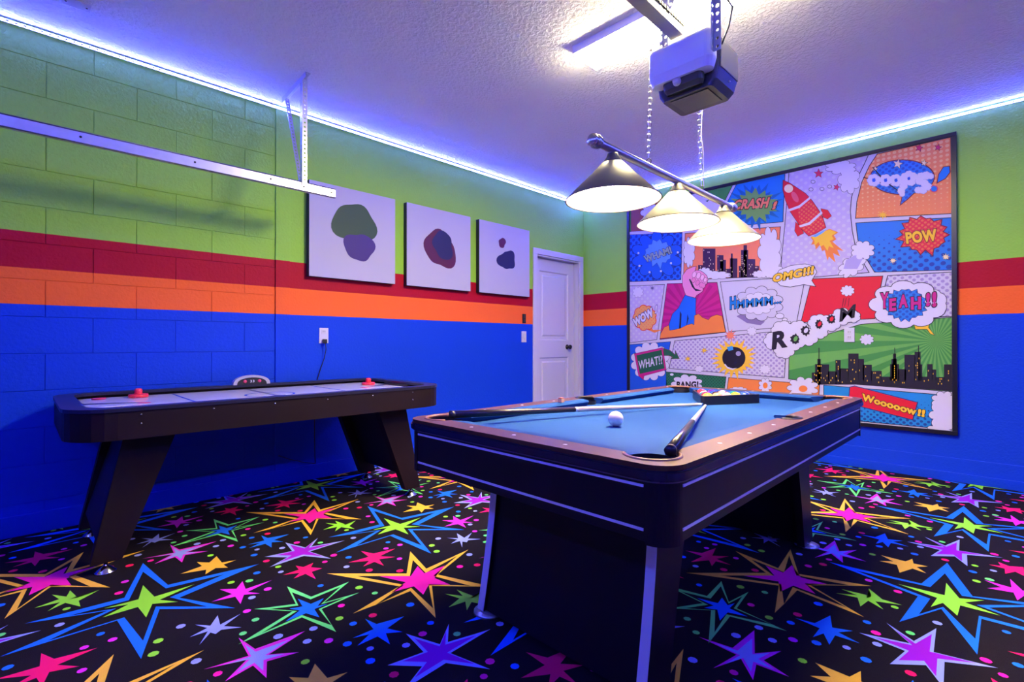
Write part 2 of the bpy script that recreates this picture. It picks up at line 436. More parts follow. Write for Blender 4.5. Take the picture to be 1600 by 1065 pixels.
# ================================================================== LED STRIPS
tape = mat('led_tape', (.8, .8, .9), .5)
led_mat = mat('led_light', (.6, .6, 1), .5, emit=LED_COL, estr=LED_POW)
pad_mat = mat('led_solder_pad', (.10, .09, .12), .5)
def led(a, b, nrm, label):
    a, b, nrm = Vector(a), Vector(b), Vector(nrm); L = (b-a).length; d = (b-a)/L
    mid = (a+b)/2
    t = thing('led_strip', label, 'led strip', mid)
    def bar(w0, w1, h0, h1, s0, s1, bm):
        c = [(s, w_, h) for s in (s0, s1) for w_ in (w0, w1) for h in (h0, h1)]
        v = [bm.verts.new(d*s + nrm*w_ + Vector((0, 0, h))) for s, w_, h in c]
        for f in ((0, 1, 3, 2), (4, 6, 7, 5), (0, 4, 5, 1), (2, 3, 7, 6), (0, 2, 6, 4), (1, 5, 7, 3)): bm.faces.new([v[i] for i in f])
    bm = bmesh.new(); bar(0, .003, -.009, .009, -L/2, L/2, bm); bm_obj('tape', bm, tape, t)
    bm = bmesh.new(); n = int(L/.3)
    for i in range(n): bar(.0032, .0044, -.0055, .0055, -L/2+i*L/n, -L/2+(i+1)*L/n-.002, bm)
    bm_obj('light_band', bm, led_mat, t)
    bm = bmesh.new(); n = int(L/.033)
    for i in range(n): s = -L/2+(i+.5)*L/n; bar(.0046, .0058, -.0045, .0045, s-.0065, s+.0065, bm)
    o = bm_obj('solder_pads', bm, pad_mat, t); o['kind'] = 'stuff'
ZL = HC-.022
led((XF+.02, YW-.0145, ZL), (XW-.02, YW-.0145, ZL), (0, -1, 0), 'glowing blue led strip along the ceiling edge above the hung canvases')
led((XW, YR+.02, ZL), (XW, YW-.03, ZL), (-1, 0, 0), 'glowing blue led strip along the ceiling edge above the comic mural')
led((XF+.02, YR, ZL), (XW-.02, YR, ZL), (0, 1, 0), 'glowing blue led strip along the ceiling edge opposite the hung canvases')
led((XF, YR+.02, ZL), (XF, YW-.03, ZL), (1, 0, 0), 'glowing blue led strip along the ceiling edge facing the comic mural')

# ================================================================== CEILING FIXTURE
t = thing('ceiling_light', 'long rectangular white ceiling light fixture with glowing flat diffuser', 'ceiling light', (2.37, 1.17, HC))
add_box_obj('housing', (-.115, .115, -.61, .61, -.046, -.0005), white_paint, t, bev=.003)
glow = mat('lit_diffuser', (.8, .8, .8), .4, emit=TUBE_COL, estr=TUBE_POW)
bm = bmesh.new()
b2 = bmesh.new(); vs_ = [b2.verts.new(p) for p in ((-.110, -.605, -.046), (.110, -.605, -.046), (.110, .605, -.046), (-.110, .605, -.046), (-.104, -.599, -.058), (.104, -.599, -.058), (.104, .599, -.058), (-.104, .599, -.058))]
for f in ((4, 5, 6, 7), (0, 1, 5, 4), (1, 2, 6, 5), (2, 3, 7, 6), (3, 0, 4, 7)): b2.faces.new([vs_[i] for i in f])
merge(bm, b2); bm_obj('diffuser', bm, glow, t)

# ================================================================== BILLIARD LAMP
LY, LZ = 1.06, 1.757
t = lamp = thing('billiard_lamp', 'brushed nickel bar lamp with three cone shades hanging over the pool table', 'lamp', (2.1, LY, 1.56))
def rel(x, y, z): return (x-2.1, y-LY, z-1.56)
bm = bmesh.new(); tube(bm, [rel(1.50, LY, LZ), rel(2.70, LY, LZ)], .0155, 14); bm_obj('bar', bm, satin, t)
RX = Matrix.Rotation(PI/2, 4, 'Y')
for x, s in ((1.50, -1), (2.70, 1)):
    bm = bmesh.new(); prof = [(.0, 0), (.020, 0), (.024, .006), (.018, .012), (.026, .018), (.026, .026), (.017, .031), (.023, .036), (.023, .044), (.0, .05)]
    lathe(bm, [(r, h*s) for r, h in prof], 18, rel(x, LY, LZ), RX); bm_obj('finial', bm, satin, t)
liner_mat = mat('white_shade_lining', (.86, .84, .80), .45)
bulb_mat = mat('lit_bulb', (.9, .9, .9), .3, emit=BULB_COL, estr=BULB_POW)
def cone(ro, zo, ri, zi): return [(ri, zi), (ro, zo)]
for x in (1.588, 2.103, 2.61):
    c = rel(x, LY, 0); c = (c[0], c[1], -1.56)
    bm = bmesh.new(); lathe(bm, [(.012, 1.745), (.02, 1.742), (.024, 1.728), (.036, 1.712), (.038, 1.706), (.0, 1.706)], 24, c); bm_obj('shade_holder', bm, nickel, t)
    bm = bmesh.new(); lathe(bm, [(.036, 1.706), (.044, 1.703), (.085, 1.659), (.178, 1.568), (.180, 1.564), (.177, 1.5635)], 48, c); sh = bm_obj('lamp_shade', bm, nickel, t)
    bm = bmesh.new(); lathe(bm, [(.034, 1.703), (.042, 1.700), (.083, 1.656), (.1755, 1.5655)], 48, c); k = bm_obj('shade_lining', bm, liner_mat, sh)
    bm = bmesh.new(); lathe(bm, [(.0, 1.704), (.014, 1.704), (.016, 1.68), (.026, 1.664), (.031, 1.645), (.026, 1.624), (.014, 1.613), (.0, 1.611)], 18, c); bm_obj('bulb', bm, bulb_mat, t)
for x in (1.85, 2.35):
    bm = bmesh.new(); tube(bm, [rel(x, LY+.012*math.cos(a), LZ+.022+.012*math.sin(a)) for a in [2*PI*k/14 for k in range(14)]], .0022, 6, closed=True); bm_obj('hanging_eye', bm, nickel, t)
# chains
bm = bmesh.new(); pts = []
for k in range(16):
    a = 2*PI*k/16; pts.append((.0075*math.cos(a), 0, .0065*math.sin(a)+(.0085 if math.sin(a) > 0 else -.0085)))
tube(bm, pts, .0018, 5, closed=True)
bmesh.ops.recalc_face_normals(bm, faces=bm.faces); link_me = bpy.data.meshes.new('chain_link'); bm.to_mesh(link_me); bm.free(); link_me.materials.append(chrome)
def chain(p0, p1, label):
    p0, p1 = Vector(p0), Vector(p1); L = (p1-p0).length; d = (p1-p0)/L; n = int(L/.0262)
    t = thing('lamp_chain', label, 'chain', p0)
    q = Vector((0, 0, 1)).rotation_difference(d)
    for i in range(n):
        o = bpy.data.objects.new('chain_link', link_me); COL.objects.link(o); o.parent = t
        o.location = d*(L*(i+.5)/n); o.rotation_mode = 'QUATERNION'
        o.rotation_quaternion = q @ Matrix.Rotation((PI/2 if i % 2 else 0)+.5, 3, 'Z').to_quaternion()
chain((1.85, LY, LZ+.034), (1.93, LY+.02, HC-.004), 'thin silver chain holding the lamp bar between the first and middle shades')
chain((2.35, LY, LZ+.034), (2.285, LY+.0, HC-.004), 'thin silver chain holding the lamp bar close to the crash burst panel')
# lamp cord, woven up the second chain
bm = bmesh.new()
pts = []
for k in range(13):
    u = k/12; pts.append(rel(2.352-.066*u+.006*math.sin(k*1.7), LY-.010+.004*math.sin(k*2.3), LZ+.03+(HC-.006-LZ-.03)*u))
tube(bm, pts, .0026, 6); bm_obj('cord', bm, mat('white_cord', (.75, .72, .72), .5), lamp)

# ================================================================== GARAGE OPENER
GY, GZ, GS = .884, 1.989, .8
t = thing('garage_door_opener', 'grey and white garage door opener hanging from the ceiling', 'garage opener', (1.888, GY, GZ)); t.scale = (GS, GS, GS)
grey_body = mat('dark_grey_plastic', (.050, .050, .046), .4)
side_body = mat('grey_metal_case', (.20, .195, .17), .45, metal=.3)
lens = mat('milky_lens', (.92, .92, .92), .28)
def loft(bm, rings, mi=0, cap=(True, True)):
    R = [[bm.verts.new(p) for p in r] for r in rings]
    for a, b in zip(R, R[1:]):
        n = len(a)
        for i in range(n): bm.faces.new((a[i], a[(i+1) % n], b[(i+1) % n], b[i])).material_index = mi
    if cap[0]: bm.faces.new(R[0][::-1]).material_index = mi
    if cap[1]: bm.faces.new(R[-1]).material_index = mi
def rr_ring(x0, x1, y0, y1, r, z, seg=4): return [(x, y, z) for x, y in rounded_rect(x0, x1, y0, y1, r, seg)]
bm = bmesh.new()   # main case
loft(bm, [rr_ring(-.08, .165, -.155, .155, .02, .225), rr_ring(-.08, .165, -.155, .155, .02, .085), rr_ring(-.08, .15, -.145, .145, .02, .03), rr_ring(-.08, .135, -.125, .125, .02, .0)])
bm_obj('case', bm, grey_body, t)
for s in (-1, 1): add_box_obj('side_panel', (-.05, .15, s*.156-.004, s*.156+.004, .085, .215), side_body, t, bev=.003)
bm = bmesh.new()   # white light lens facing the door
loft(bm, [rr_ring(-.155, -.082, -.155, .155, .03, .228), rr_ring(-.165, -.082, -.162, .162, .035, .215), rr_ring(-.165, -.082, -.162, .162, .035, .10), rr_ring(-.15, -.082, -.15, .15, .035, .06)])
bm_obj('light_lens', bm, lens, t, smooth=False)
bm = bmesh.new(); loft(bm, [rr_ring(-.135, -.081, -.10, .10, .025, .062), rr_ring(-.125, -.081, -.10, .10, .025, .03), rr_ring(-.11, -.081, -.09, .09, .02, .012)]); bm_obj('lens_grille', bm, mat('smoky_olive_plastic', (.09, .09, .05), .35), t)
bm = bmesh.new(); lathe(bm, [(.0, -.02), (.016, -.018), (.022, 0), (.016, .018), (.012, .03), (.0, .03)], 14, (-.128, .02, .05), Matrix.Rotation(PI/2, 4, 'Y')); bm_obj('bulb', bm, mat('frosted_bulb', (.75, .73, .62), .3), t)
add_box_obj('underside_panel', (-.06, .1, -.1, .09, -.004, .001), mat('olive_grey_plastic', (.085, .085, .06), .35), t, bev=.001)
add_box_obj('indicator', (.05, .062, -.1585, -.1520, .05, .056), mat('pale_logo_print', (.6, .62, .7), .4), t)
# rail, straps and brackets: the rail runs back to the garage door
RZ = GZ+.192
t2 = thing('opener_rail', 'long steel opener rail with black drive chain above the pool table', 'rail', (.3, GY, RZ))
RE = 1.888-.165*GS-.3-.004
add_box_obj('rail_web', (XF-.25, RE, -.0145, .0145, .0, .036), mat('painted_rail_metal', (.42, .40, .30), .4, metal=.5), t2, bev=.003)
add_box_obj('rail_flange', (XF-.25, RE, -.024, .024, -.0035, .001), MATS['painted_rail_metal'], t2)
bm = bmesh.new()
for i in range(70):
    x = RE-.012-.0176*i; box(bm, x-.0064, x+.0064, -.034, -.027, .020, .032, bev=0)
o = bm_obj('drive_chain', bm, black_plastic, t2); o['kind'] = 'stuff'
def strap_thing(p0, p1, side, label, brace=None):
    p0, p1 = Vector(p0), Vector(p1)
    t = thing('hanger_strap', label, 'hanger strap', p0)
    bm = bmesh.new(); perforated(bm, (0, 0, 0), p1-p0, side, .026, pitch=.028, hole=.0062); bm_obj('perforated_bar', bm, steel, t)
    bm = bmesh.new(); s = Vector(side).normalized(); nrm = (p1-p0).normalized().cross(s)
    perforated(bm, s*.013+nrm*.012, p1-p0+s*.013+nrm*.012, nrm, .024, pitch=.028, hole=.0062); bm_obj('angle_flange', bm, steel, t)
    if brace:
        bm = bmesh.new(); perforated(bm, Vector(brace[0])-p0, Vector(brace[1])-p0, side, .022, pitch=.028, hole=.006); bm_obj('diagonal_brace', bm, steel, t)
    return t
sx1 = on_y(1040, 60, GY+.146).x; sx2 = on_y(1121, 30, GY-.150).x
strap_thing((sx1, GY+.146, GZ+.12), (sx1, GY+.146, HC-.002), (0, 1, 0), 'perforated steel hanger with diagonal brace beside the opener rail', (on_y(1041, 24, GY+.140), on_y(1041, 24, GY+.140)+Vector((0, -.16, .30))))
strap_thing((sx2, GY-.150, GZ+.08), (sx2, GY-.150, HC-.002), (0, 1, 0), 'perforated steel hanger with a black cable beside the opener case')
bm = bmesh.new(); tube(bm, [(sx2+.06, GY-.140, GZ+.13), (sx2+.05, GY-.17, GZ+.18), (sx2+.045, GY-.185, GZ+.24), (sx2+.035, GY-.17, GZ+.27), (sx2+.032, GY-.155, GZ+.30), (sx2+.032, GY-.15, HC-.002)], .0035, 6)
tag(bm_obj('opener_cable', bm, black_plastic), 'short black cable looping out of the opener beside its hanger', 'cable')

# ================================================================== DOOR TRACK + BRACKET
TY = 3.19
t = thing('door_track', 'long horizontal steel garage door track hanging below the led strip', 'door track', (-.22, TY, 2.0))
prof = [(.0, .0), (.0, .056), (.03, .056), (.036, .05), (.036, .043), (.033, .043), (.033, .0525), (.003, .0525), (.003, .0035), (.033, .0035), (.033, .013), (.036, .013), (.036, .006), (.03, .0)]
M = Matrix(((0, 0, 1, 0), (1, 0, 0, 0), (0, 1, 0, 0), (0, 0, 0, 1)))
bm = bmesh.new(); prism(bm, prof, XF+.25, 1.712, M=M); bm_obj('channel', bm, steel, t)
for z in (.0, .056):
    bm = bmesh.new(); tube(bm, [(XF+.25, .0, z), (1.712, .0, z)], .0035, 8); bm_obj('rolled_edge', bm, mat('dark_reflection_steel', (.10, .10, .14), .4, metal=.8), t)  # dark reflections along the track edges, put into a darker steel colour
for x in (.42, .9, 1.3, 1.50, 1.685):
    bm = bmesh.new(); lathe(bm, [(.0055, 0), (.0055, .002), (.003, .003), (0, .003)], 10, (x, 0, .03), Matrix.Rotation(PI/2, 4, 'X')); bm_obj('bolt', bm, dark_metal, t)
t = thing('track_bracket', 'perforated angle iron bracket holding the door track to the ceiling', 'bracket', (1.28, TY, 2.05))
bx0 = Vector((1.28, TY, 2.05))
def PB(name, a, b, side, wd):
    bm = bmesh.new(); perforated(bm, Vector(a)-bx0, Vector(b)-bx0, side, wd, pitch=.028, hole=.0065); bm_obj(name, bm, steel, t)
PB('upright', (1.285, TY-.004, 2.03), (1.285, TY-.004, HC-.003), (1, 0, 0), .032)
PB('upright_flange', (1.270, TY+.012, 2.05), (1.270, TY+.012, HC-.003), (0, 1, 0), .032)
PB('diagonal_strut', (1.275, TY+.03, 2.06), (1.30, 3.53, HC-.02), (1, .15, 0), .028)
PB('ceiling_angle', (1.282, 3.13, HC-.003), (1.302, 3.58, HC-.003), (1, 0, 0), .034)
PB('ceiling_angle_flange', (1.266, 3.13, HC-.019), (1.286, 3.58, HC-.019), (0, 0, 1), .034)
t = thing('ceiling_plate', 'small blank plate screwed to the ceiling by the wall', 'cover plate', (.19, 3.32, HC))
add_box_obj('plate', (-.055, .055, -.035, .035, -.006, -.0005), white_paint, t, bev=.002)
for x in (-.04, .04):
    bm = bmesh.new(); lathe(bm, [(.005, -.0062), (.004, -.0085), (0, -.0085)], 8, (x, 0, 0)); bm_obj('screw', bm, dark_metal, t)

# ================================================================== SMALL WALL FITTINGS
def plate_y(name, label, cat, x, z, w_, h, m):
    t = thing(name, label, cat, (x, YW, z)); add_box_obj('cover_plate', (-w_/2, w_/2, -.008, -.0004, -h/2, h/2), m, t, bev=.002); return t
t = plate_y('wall_outlet', 'white wall outlet with black plug above the air hockey table', 'outlet', 1.648, 1.083, .072, .118, white_paint)
add_box_obj('socket', (-.018, .018, -.0105, -.008, .012, .046), mat('ivory_plastic', (.6, .58, .6), .4), t, bev=.001)
for x in (-.007, .007): add_box_obj('socket_slot', (x-.0015, x+.0015, -.0112, -.0105, .026, .038), black_plastic, t)
t = thing('power_cord', 'thin black power cord running from the outlet behind the air hockey table', 'cord', (1.648, YW, 1.06))
add_box_obj('plug', (-.014, .014, -.038, -.011, -.036, -.004), black_plastic, t, bev=.003)
bm = bmesh.new(); tube(bm, [(0, -.03, -.03), (.006, -.034, -.08), (-.002, -.02, -.15), (-.03, -.012, -.24), (-.06, -.01, -.34), (-.075, -.02, -.5), (-.08, -.03, -.7), (-.078, -.032, -.88), (-.075, -.03, -.94)], .0032, 6); bm_obj('cable', bm, black_plastic, t)
bm = bmesh.new(); tube(bm, [(-.075, -.03, -.94), (-.14, -.03, -.925), (-.26, -.03, -.88), (-.34, -.03, -.84)], .0028, 6); bm_obj('cable_tail', bm, black_plastic, t)
t = plate_y('opener_button', 'small black wall control with two buttons on the orange stripe', 'wall control', 3.872, 1.292, .05, .10, black_plastic)
for z, h in ((.022, .03), (-.022, .03)): add_box_obj('button', (-.015, .015, -.0115, -.0082, z-h/2, z+h/2), mat('charcoal_plastic', (.04, .04, .05), .3), t, bev=.002)
t = plate_y('light_switch', 'white rocker light switch beside the white door', 'light switch', 3.868, 1.095, .072, .118, white_paint)
add_box_obj('rocker', (-.017, .017, -.012, -.0082, -.033, .033), MATS['ivory_plastic'], t, bev=.002)
add_box_obj('indicator_lamp', (-.004, .004, -.0128, -.0120, -.026, -.020), mat('red_indicator', (.9, .12, .05), .3), t)

# ================================================================== CANVASES (plain abstract colour shapes in place of the pictures)
canvas_m = mat('white_canvas', (.46, .44, .54), .7, bump=.1, bscale=900)
edge_m = mat('black_canvas_edge', (.01, .01, .014), .6)
def blob(cx, cz, r, n, seed, amp=.25):
    q = random.Random(seed); ph = [q.random()*6.28 for _ in range(3)]
    return [(cx+r*(1+amp*(math.sin(2*a+ph[0])+.6*math.sin(3*a+ph[1])+.4*math.sin(5*a+ph[2]))/2)*math.cos(a), cz+r*(1+amp*(math.sin(2*a+ph[0])+.6*math.sin(3*a+ph[1])+.4*math.sin(5*a+ph[2]))/2)*math.sin(a)) for a in [2*PI*k/n for k in range(n)]]
def canvas(x0, x1, label, shapes):
    t = thing('canvas_print', label, 'canvas', ((x0+x1)/2, YW-.0145, 1.525))
    w2 = (x1-x0)/2
    add_box_obj('stretcher_edge', (-w2, w2, -.034, .014, 0, .72), edge_m, t, bev=.002)
    add_box_obj('canvas_face', (-w2+.001, w2-.001, -.0365, -.0335, .001, .719), canvas_m, t, bev=.001)
    for k, (P, m) in enumerate(shapes):
        bm = bmesh.new(); prism(bm, P, 0, .0004, M=Matrix(((1, 0, 0, 0), (0, 0, -1, -.0367-.0006*k), (0, 1, 0, 0), (0, 0, 0, 1)))); bm_obj('painted_shape', bm, m, t)
cg = mat('print_green', (.016, .06, .02), .6); cp = mat('print_violet', (.034, .006, .15), .6); cn = mat('print_navy', (.012, .010, .06), .6); cmr = mat('print_maroon', (.09, .004, .03), .6)
canvas(1.515, 2.246, 'square white canvas with green and violet paint shapes beside the track bracket', [(blob(0, .45, .17, 40, 3), cg), (blob(.04, .27, .12, 40, 8), cp)])
canvas(2.360, 3.077, 'square white canvas with maroon and navy paint shapes', [(blob(.0, .36, .17, 40, 11), cmr), (blob(.03, .40, .12, 40, 5), cn)])
canvas(3.188, 3.908, 'square white canvas with one slim navy paint shape beside the white door', [(blob(.02, .36, .11, 40, 21, .4), cn), (blob(-.05, .53, .05, 30, 2), cmr)])

# ================================================================== POOL TABLE
TX, TYc = 2.05, 1.065
HL, HW = 1.03, .535
pool = thing('pool_table', 'black pool table with blue cloth and brown rails', 'pool table', (TX, TYc, 0))
cloth = mat('blue_billiard_cloth', (.008, .056, .225), .85, spec=.15, bump=.15, bscale=900, vary=.08)
rail_m = mat('brown_rail_laminate', (.070, .027, .009), .45, spec=.3, vary=.12, bscale=18)
gloss_black = mat('gloss_black_lip', (.012, .010, .02), .22)
silver = mat('silver_inlay', (.80, .78, .84), .35, metal=.15)
def arc(c, r, a0, sweep, n): return [(c[0]+r*math.cos(math.radians(a0+sweep*k/n)), c[1]+r*math.sin(math.radians(a0+sweep*k/n))) for k in range(n+1)]
CC, CR, SR = (.925, .43), .068, .05
def pocket_loop(out=True):
    n = 14; L = []
    cs = 235.8 if out else -124.2; ss = 215 if out else -145
    L += arc((0, -.465), SR, 162.5, ss, n)
    L += arc((CC[0], -CC[1]), CR, 197.1, cs, n); L += arc((CC[0], CC[1]), CR, 287.1, cs, n)
    L += arc((0, .465), SR, 342.5, ss, n)
    L += arc((-CC[0], CC[1]), CR, 17.1, cs, n); L += arc((-CC[0], -CC[1]), CR, 107.1, cs, n)
    return L
bm = bmesh.new(); ring_prism(bm, rounded_rect(-HL, HL, -HW, HW, .075, 8), pocket_loop(), .733, .745); rail = bm_obj('rail_top', bm, rail_m, pool)
bm = bmesh.new(); ring_prism(bm, rounded_rect(-HL-.006, HL+.006, -HW-.006, HW+.006, .08, 8), rounded_rect(-HL+.03, HL-.03, -HW+.03, HW-.03, .06, 8), .708, .7328)
bmesh.ops.bevel(bm, geom=[e for e in bm.edges if len(e.link_faces) == 2 and abs(e.link_faces[0].normal.dot(e.link_faces[1].normal)) < .5], offset=.004, segments=2, affect='EDGES'); bm_obj('rail_lip', bm, gloss_black, pool)
bm = bmesh.new(); ring_prism(bm, rounded_rect(-HL+.004, HL-.004, -HW+.004, HW-.004, .075, 8), rounded_rect(-HL+.03, HL-.03, -HW+.03, HW-.03, .06, 8), .7025, .7078); bm_obj('lip_bead', bm, silver if False else mat('bead_trim', (.16, .14, .22), .25, metal=.5), pool)
# apron panels and rounded corner posts
IN = .010
for x0, x1, y0, y1 in ((-HL+.07, HL-.07, -HW+IN, -HW+IN+.024), (-HL+.07, HL-.07, HW-IN-.024, HW-IN), (-HL+IN, -HL+IN+.024, -HW+.07, HW-.07), (HL-IN-.024, HL-IN, -HW+.07, HW-.07)):
    p = add_box_obj('apron_panel', (x0, x1, y0, y1, .562, .7024), black_lam, pool, bev=.002)
    for z in (.692, .590):
        if x1-x0 > y1-y0: s = -1 if y0 < 0 else 1; f = y0 if s < 0 else y1; d = (x0+.004, x1-.004, min(f, f+s*.0025), max(f, f+s*.0025), z-.0032, z+.0032)
        else: s = -1 if x0 < 0 else 1; f = x0 if s < 0 else x1; d = (min(f, f+s*.0025), max(f, f+s*.0025), y0+.004, y1-.004, z-.0032, z+.0032)
        add_box_obj('silver_line', d, silver, p)
for sx in (-1, 1):
    for sy in (-1, 1):
        a0 = {(1, 1): 0, (-1, 1): 90, (-1, -1): 180, (1, -1): 270}[sx, sy]
        c = (sx*(HL-.07), sy*(HW-.07)); r1 = .07-IN+.002
        P = arc(c, r1, a0, 90, 10) + arc(c, r1-.03, a0+90, -90, 10)
        bm = bmesh.new(); prism(bm, P, .556, .7024); bm_obj('corner_post', bm, black_lam, pool)
# bed, cushions, pockets
def prism_obj(name, P, z0, z1, m, par): bm = bmesh.new(); prism(bm, P, z0, z1); return bm_obj(name, bm, m, par)
prism_obj('playing_bed', pocket_loop(False), .69, .715, cloth, pool)
add_box_obj('underside', (-HL+.04, HL-.04, -HW+.04, HW-.04, .565, .575), black_lam, pool)
def cushion(M, b0, n0, n1, b1):
    bm = bmesh.new(); sec = [(0, .745), (.043, .742), (.048, .735), (.032, .7155), (0, .7155)]
    R = []
    for bk, ns in ((b0, n0), (b1, n1)):
        ring = []
        for d, z in sec: t_ = bk+(ns-bk)*d/.048; ring.append(M @ Vector((t_, d, z)))
        R.append(ring)
    loft(bm, R); bm_obj('cushion', bm, cloth, pool)
Mb = Matrix.Translation((0, -.45, 0)); Mt = Matrix.Rotation(PI, 4, 'Z') @ Mb
for M in (Mb, Mt):
    cushion(M, -.862, -.815, -.062, -.047); cushion(M, .047, .062, .815, .862)
Ml = Matrix.Rotation(-PI/2, 4, 'Z') @ Matrix.Translation((0, -.945, 0)); Mr = Matrix.Rotation(PI, 4, 'Z') @ Ml
for M in (Ml, Mr): cushion(M, -.367, -.32, .32, .367)
cup_m = mat('black_pocket_cup', (.008, .008, .009), .5)
tan = mat('tan_pocket_trim', (.24, .11, .06), .35)
pk = [((sx*CC[0], sy*CC[1]), CR, a) for sx, sy, a in ((1, -1, 197.1), (1, 1, 287.1), (-1, 1, 17.1), (-1, -1, 107.1))] + [((0, -.465), SR, 162.5), ((0, .465), SR, 342.5)]
for (cx, cy), r, a0 in pk:
    bm = bmesh.new(); lathe(bm, [(r-.001, .7325), (r-.002, .67), (r*.8, .63), (0, .625)], 24, (cx, cy, 0)); p = bm_obj('pocket', bm, cup_m, pool)
    sw = 235.8 if r == CR else 215
    bm = bmesh.new(); tube(bm, [(x, y, .7435) for x, y in arc((cx, cy), r+.001, a0+18, sw-36, 18)], .0062, 8); bm_obj('pocket_trim', bm, tan if r == CR else cup_m, p)
    bm = bmesh.new(); P = arc((cx, cy), r-.0005, a0, sw, 18)
    for k in range(18):
        a_, b_ = P[k], P[k+1]; bm.faces.new([bm.verts.new(v) for v in ((*a_, .70), (*b_, .70), (*b_, .745), (*a_, .745))])
    bm_obj('pocket_liner', bm, cup_m, p)
sight = mat('white_sight', (.8, .78, .78), .3)
for sy in (-1, 1):
    for k in (-3, -2, -1, 1, 2, 3):
        bm = bmesh.new(); lathe(bm, [(.0065, .7448), (.0065, .7456), (0, .7458)], 10, (k*.222, sy*(HW-.043), 0)); bm_obj('sight', bm, sight, rail)
for sx in (-1, 1):
    for k in (-1, 0, 1):
        bm = bmesh.new(); lathe(bm, [(.0065, .7448), (.0065, .7456), (0, .7458)], 10, (sx*(HL-.043), k*.2, 0)); bm_obj('sight', bm, sight, rail)
# legs
def leg_prof(n=9):
    o = []; i_ = []
    for k in range(n):
        s = k/(n-1); z = .5645-(.5645-.022)*s
        o.append((1.305-.075*s**1.5, z)); i_.append((1.525-.155*s**.7, z))
    return o, i_
MX = Matrix(((1, 0, 0, 0), (0, 0, 1, 0), (0, 1, 0, 0), (0, 0, 0, 1)))   # (x, z, y) -> world
for mir in (0, 1):
    fx = (lambda x: x-TX) if not mir else (lambda x: (2*TX-x)-TX)
    o_, i_ = leg_prof()
    for y0, y1 in ((.716, .750), (1.392, 1.426)):
        bm = bmesh.new(); prism(bm, [(fx(x), z) for x, z in o_]+[(fx(x), z) for x, z in i_[::-1]], y0-TYc, y1-TYc, M=MX); lg = bm_obj('leg', bm, black_lam, pool)
        bm = bmesh.new(); prism(bm, [(fx(x-.0025), z) for x, z in o_]+[(fx(x+.001), z) for x, z in o_[::-1]], y0-TYc+.001, y1-TYc-.001, M=MX); bm_obj('silver_edge', bm, silver, lg)
        bm = bmesh.new(); lathe(bm, [(.0, .0), (.056, .0), (.055, .007), (.03, .017), (.012, .022), (0, .022)], 20, (fx(1.268), (y0+y1)/2-TYc, 0)); bm_obj('levelling_foot', bm, mat('silver_foot', (.55, .55, .6), .3, metal=.7), lg)
    bm = bmesh.new(); prism(bm, [(fx(x+.012), z) for x, z in o_]+[(fx(x-.03), z) for x, z in i_[::-1]], .7505-TYc, 1.3915-TYc, M=MX); bm_obj('leg_panel', bm, black_lam, pool)

# ------------------------------------------------------------------ balls and rack
BR = .0286
def ball_mat(name, col, stripe):
    m, nt, b = new_mat('ball_'+name); b.inputs['Roughness'].default_value = .08; b.inputs['Coat Weight'].default_value = .5
    if stripe:
        tc = nt.nodes.new('ShaderNodeTexCoord'); s = nt.nodes.new('ShaderNodeSeparateXYZ'); nt.links.new(tc.outputs['Object'], s.inputs[0])
        k = math_node(nt, 'LESS_THAN', math_node(nt, 'ABSOLUTE', s.outputs['Z']), BR*.52)
        mx = nt.nodes.new('ShaderNodeMix'); mx.data_type = 'RGBA'; mx.inputs[6].default_value = (.85, .82, .76, 1); mx.inputs[7].default_value = (*col, 1)
        nt.links.new(k, mx.inputs[0]); nt.links.new(mx.outputs[2], b.inputs['Base Color'])
    else: b.inputs['Base Color'].default_value = (*col, 1)
    return m
def ball(name, label, loc, m, group=None, rot=(0, 0, 0)):
    bm = bmesh.new(); bmesh.ops.create_uvsphere(bm, u_segments=28, v_segments=18, radius=BR)
    o = bm_obj(name, bm, m, None, loc, smooth=True); o.rotation_euler = rot
    return tag(o, label, 'ball', group)
cue_p = on_z(962, 654, .715+BR)
ball('cue_ball', 'plain white cue ball alone on the blue cloth', cue_p, ball_mat('cue', (.82, .76, .68), False))
rack_o = Vector((2.405, 1.085, .715)); rack_a = .03
rk = thing('ball_rack', 'black triangular ball rack filled with pool balls on the blue cloth', 'ball rack', rack_o, rotz=rack_a)
IS = 11.75*BR; hgt = IS*math.sqrt(3)/2
def tri(off, r=.014):
    # inner triangle apex at x=.012, grown by off, rounded corners
    ap = Vector((.012-off*2, 0)); b_ = .012+hgt+off; hw = (b_-ap.x)/math.sqrt(3)
    V = [ap, Vector((b_, -hw)), Vector((b_, hw))]; P = []
    for i in range(3):
        a, c, b2 = V[i-1], V[i], V[(i+1) % 3]; d1 = (a-c).normalized(); d2 = (b2-c).normalized(); t_ = r*1.732
        for k in range(5):
            u = k/4; p = (c+d1*t_)*(1-u)**2 + c*2*u*(1-u) + (c+d2*t_)*u*u; P.append((p.x, p.y))
    return P
bm = bmesh.new(); ring_prism(bm, tri(.011, .02), tri(.0, .016), .001, .046); bm_obj('rack_frame', bm, mat('black_rack_plastic', (.012, .012, .016), .3), rk)
Yl, Bl, Rd, Pu, Or, Gn, Mr_, Bk = (.95, .52, .02), (.01, .05, .45), (.75, .03, .02), (.13, .01, .22), (.95, .32, .12), (.01, .22, .12), (.30, .01, .05), (.01, .01, .01)
lay = [[('yellow', Yl, 0)], [('maroon', Mr_, 0), ('orange', Or, 0)], [('teal green', Gn, 1), ('black', Bk, 0), ('purple', Pu, 1)], [('red', Rd, 1), ('blue', Bl, 0), ('maroon', Mr_, 1), ('yellow', Yl, 1)], [('red', Rd, 0), ('purple', Pu, 0), ('orange', Or, 1), ('teal green', Gn, 0), ('blue', Bl, 1)]]
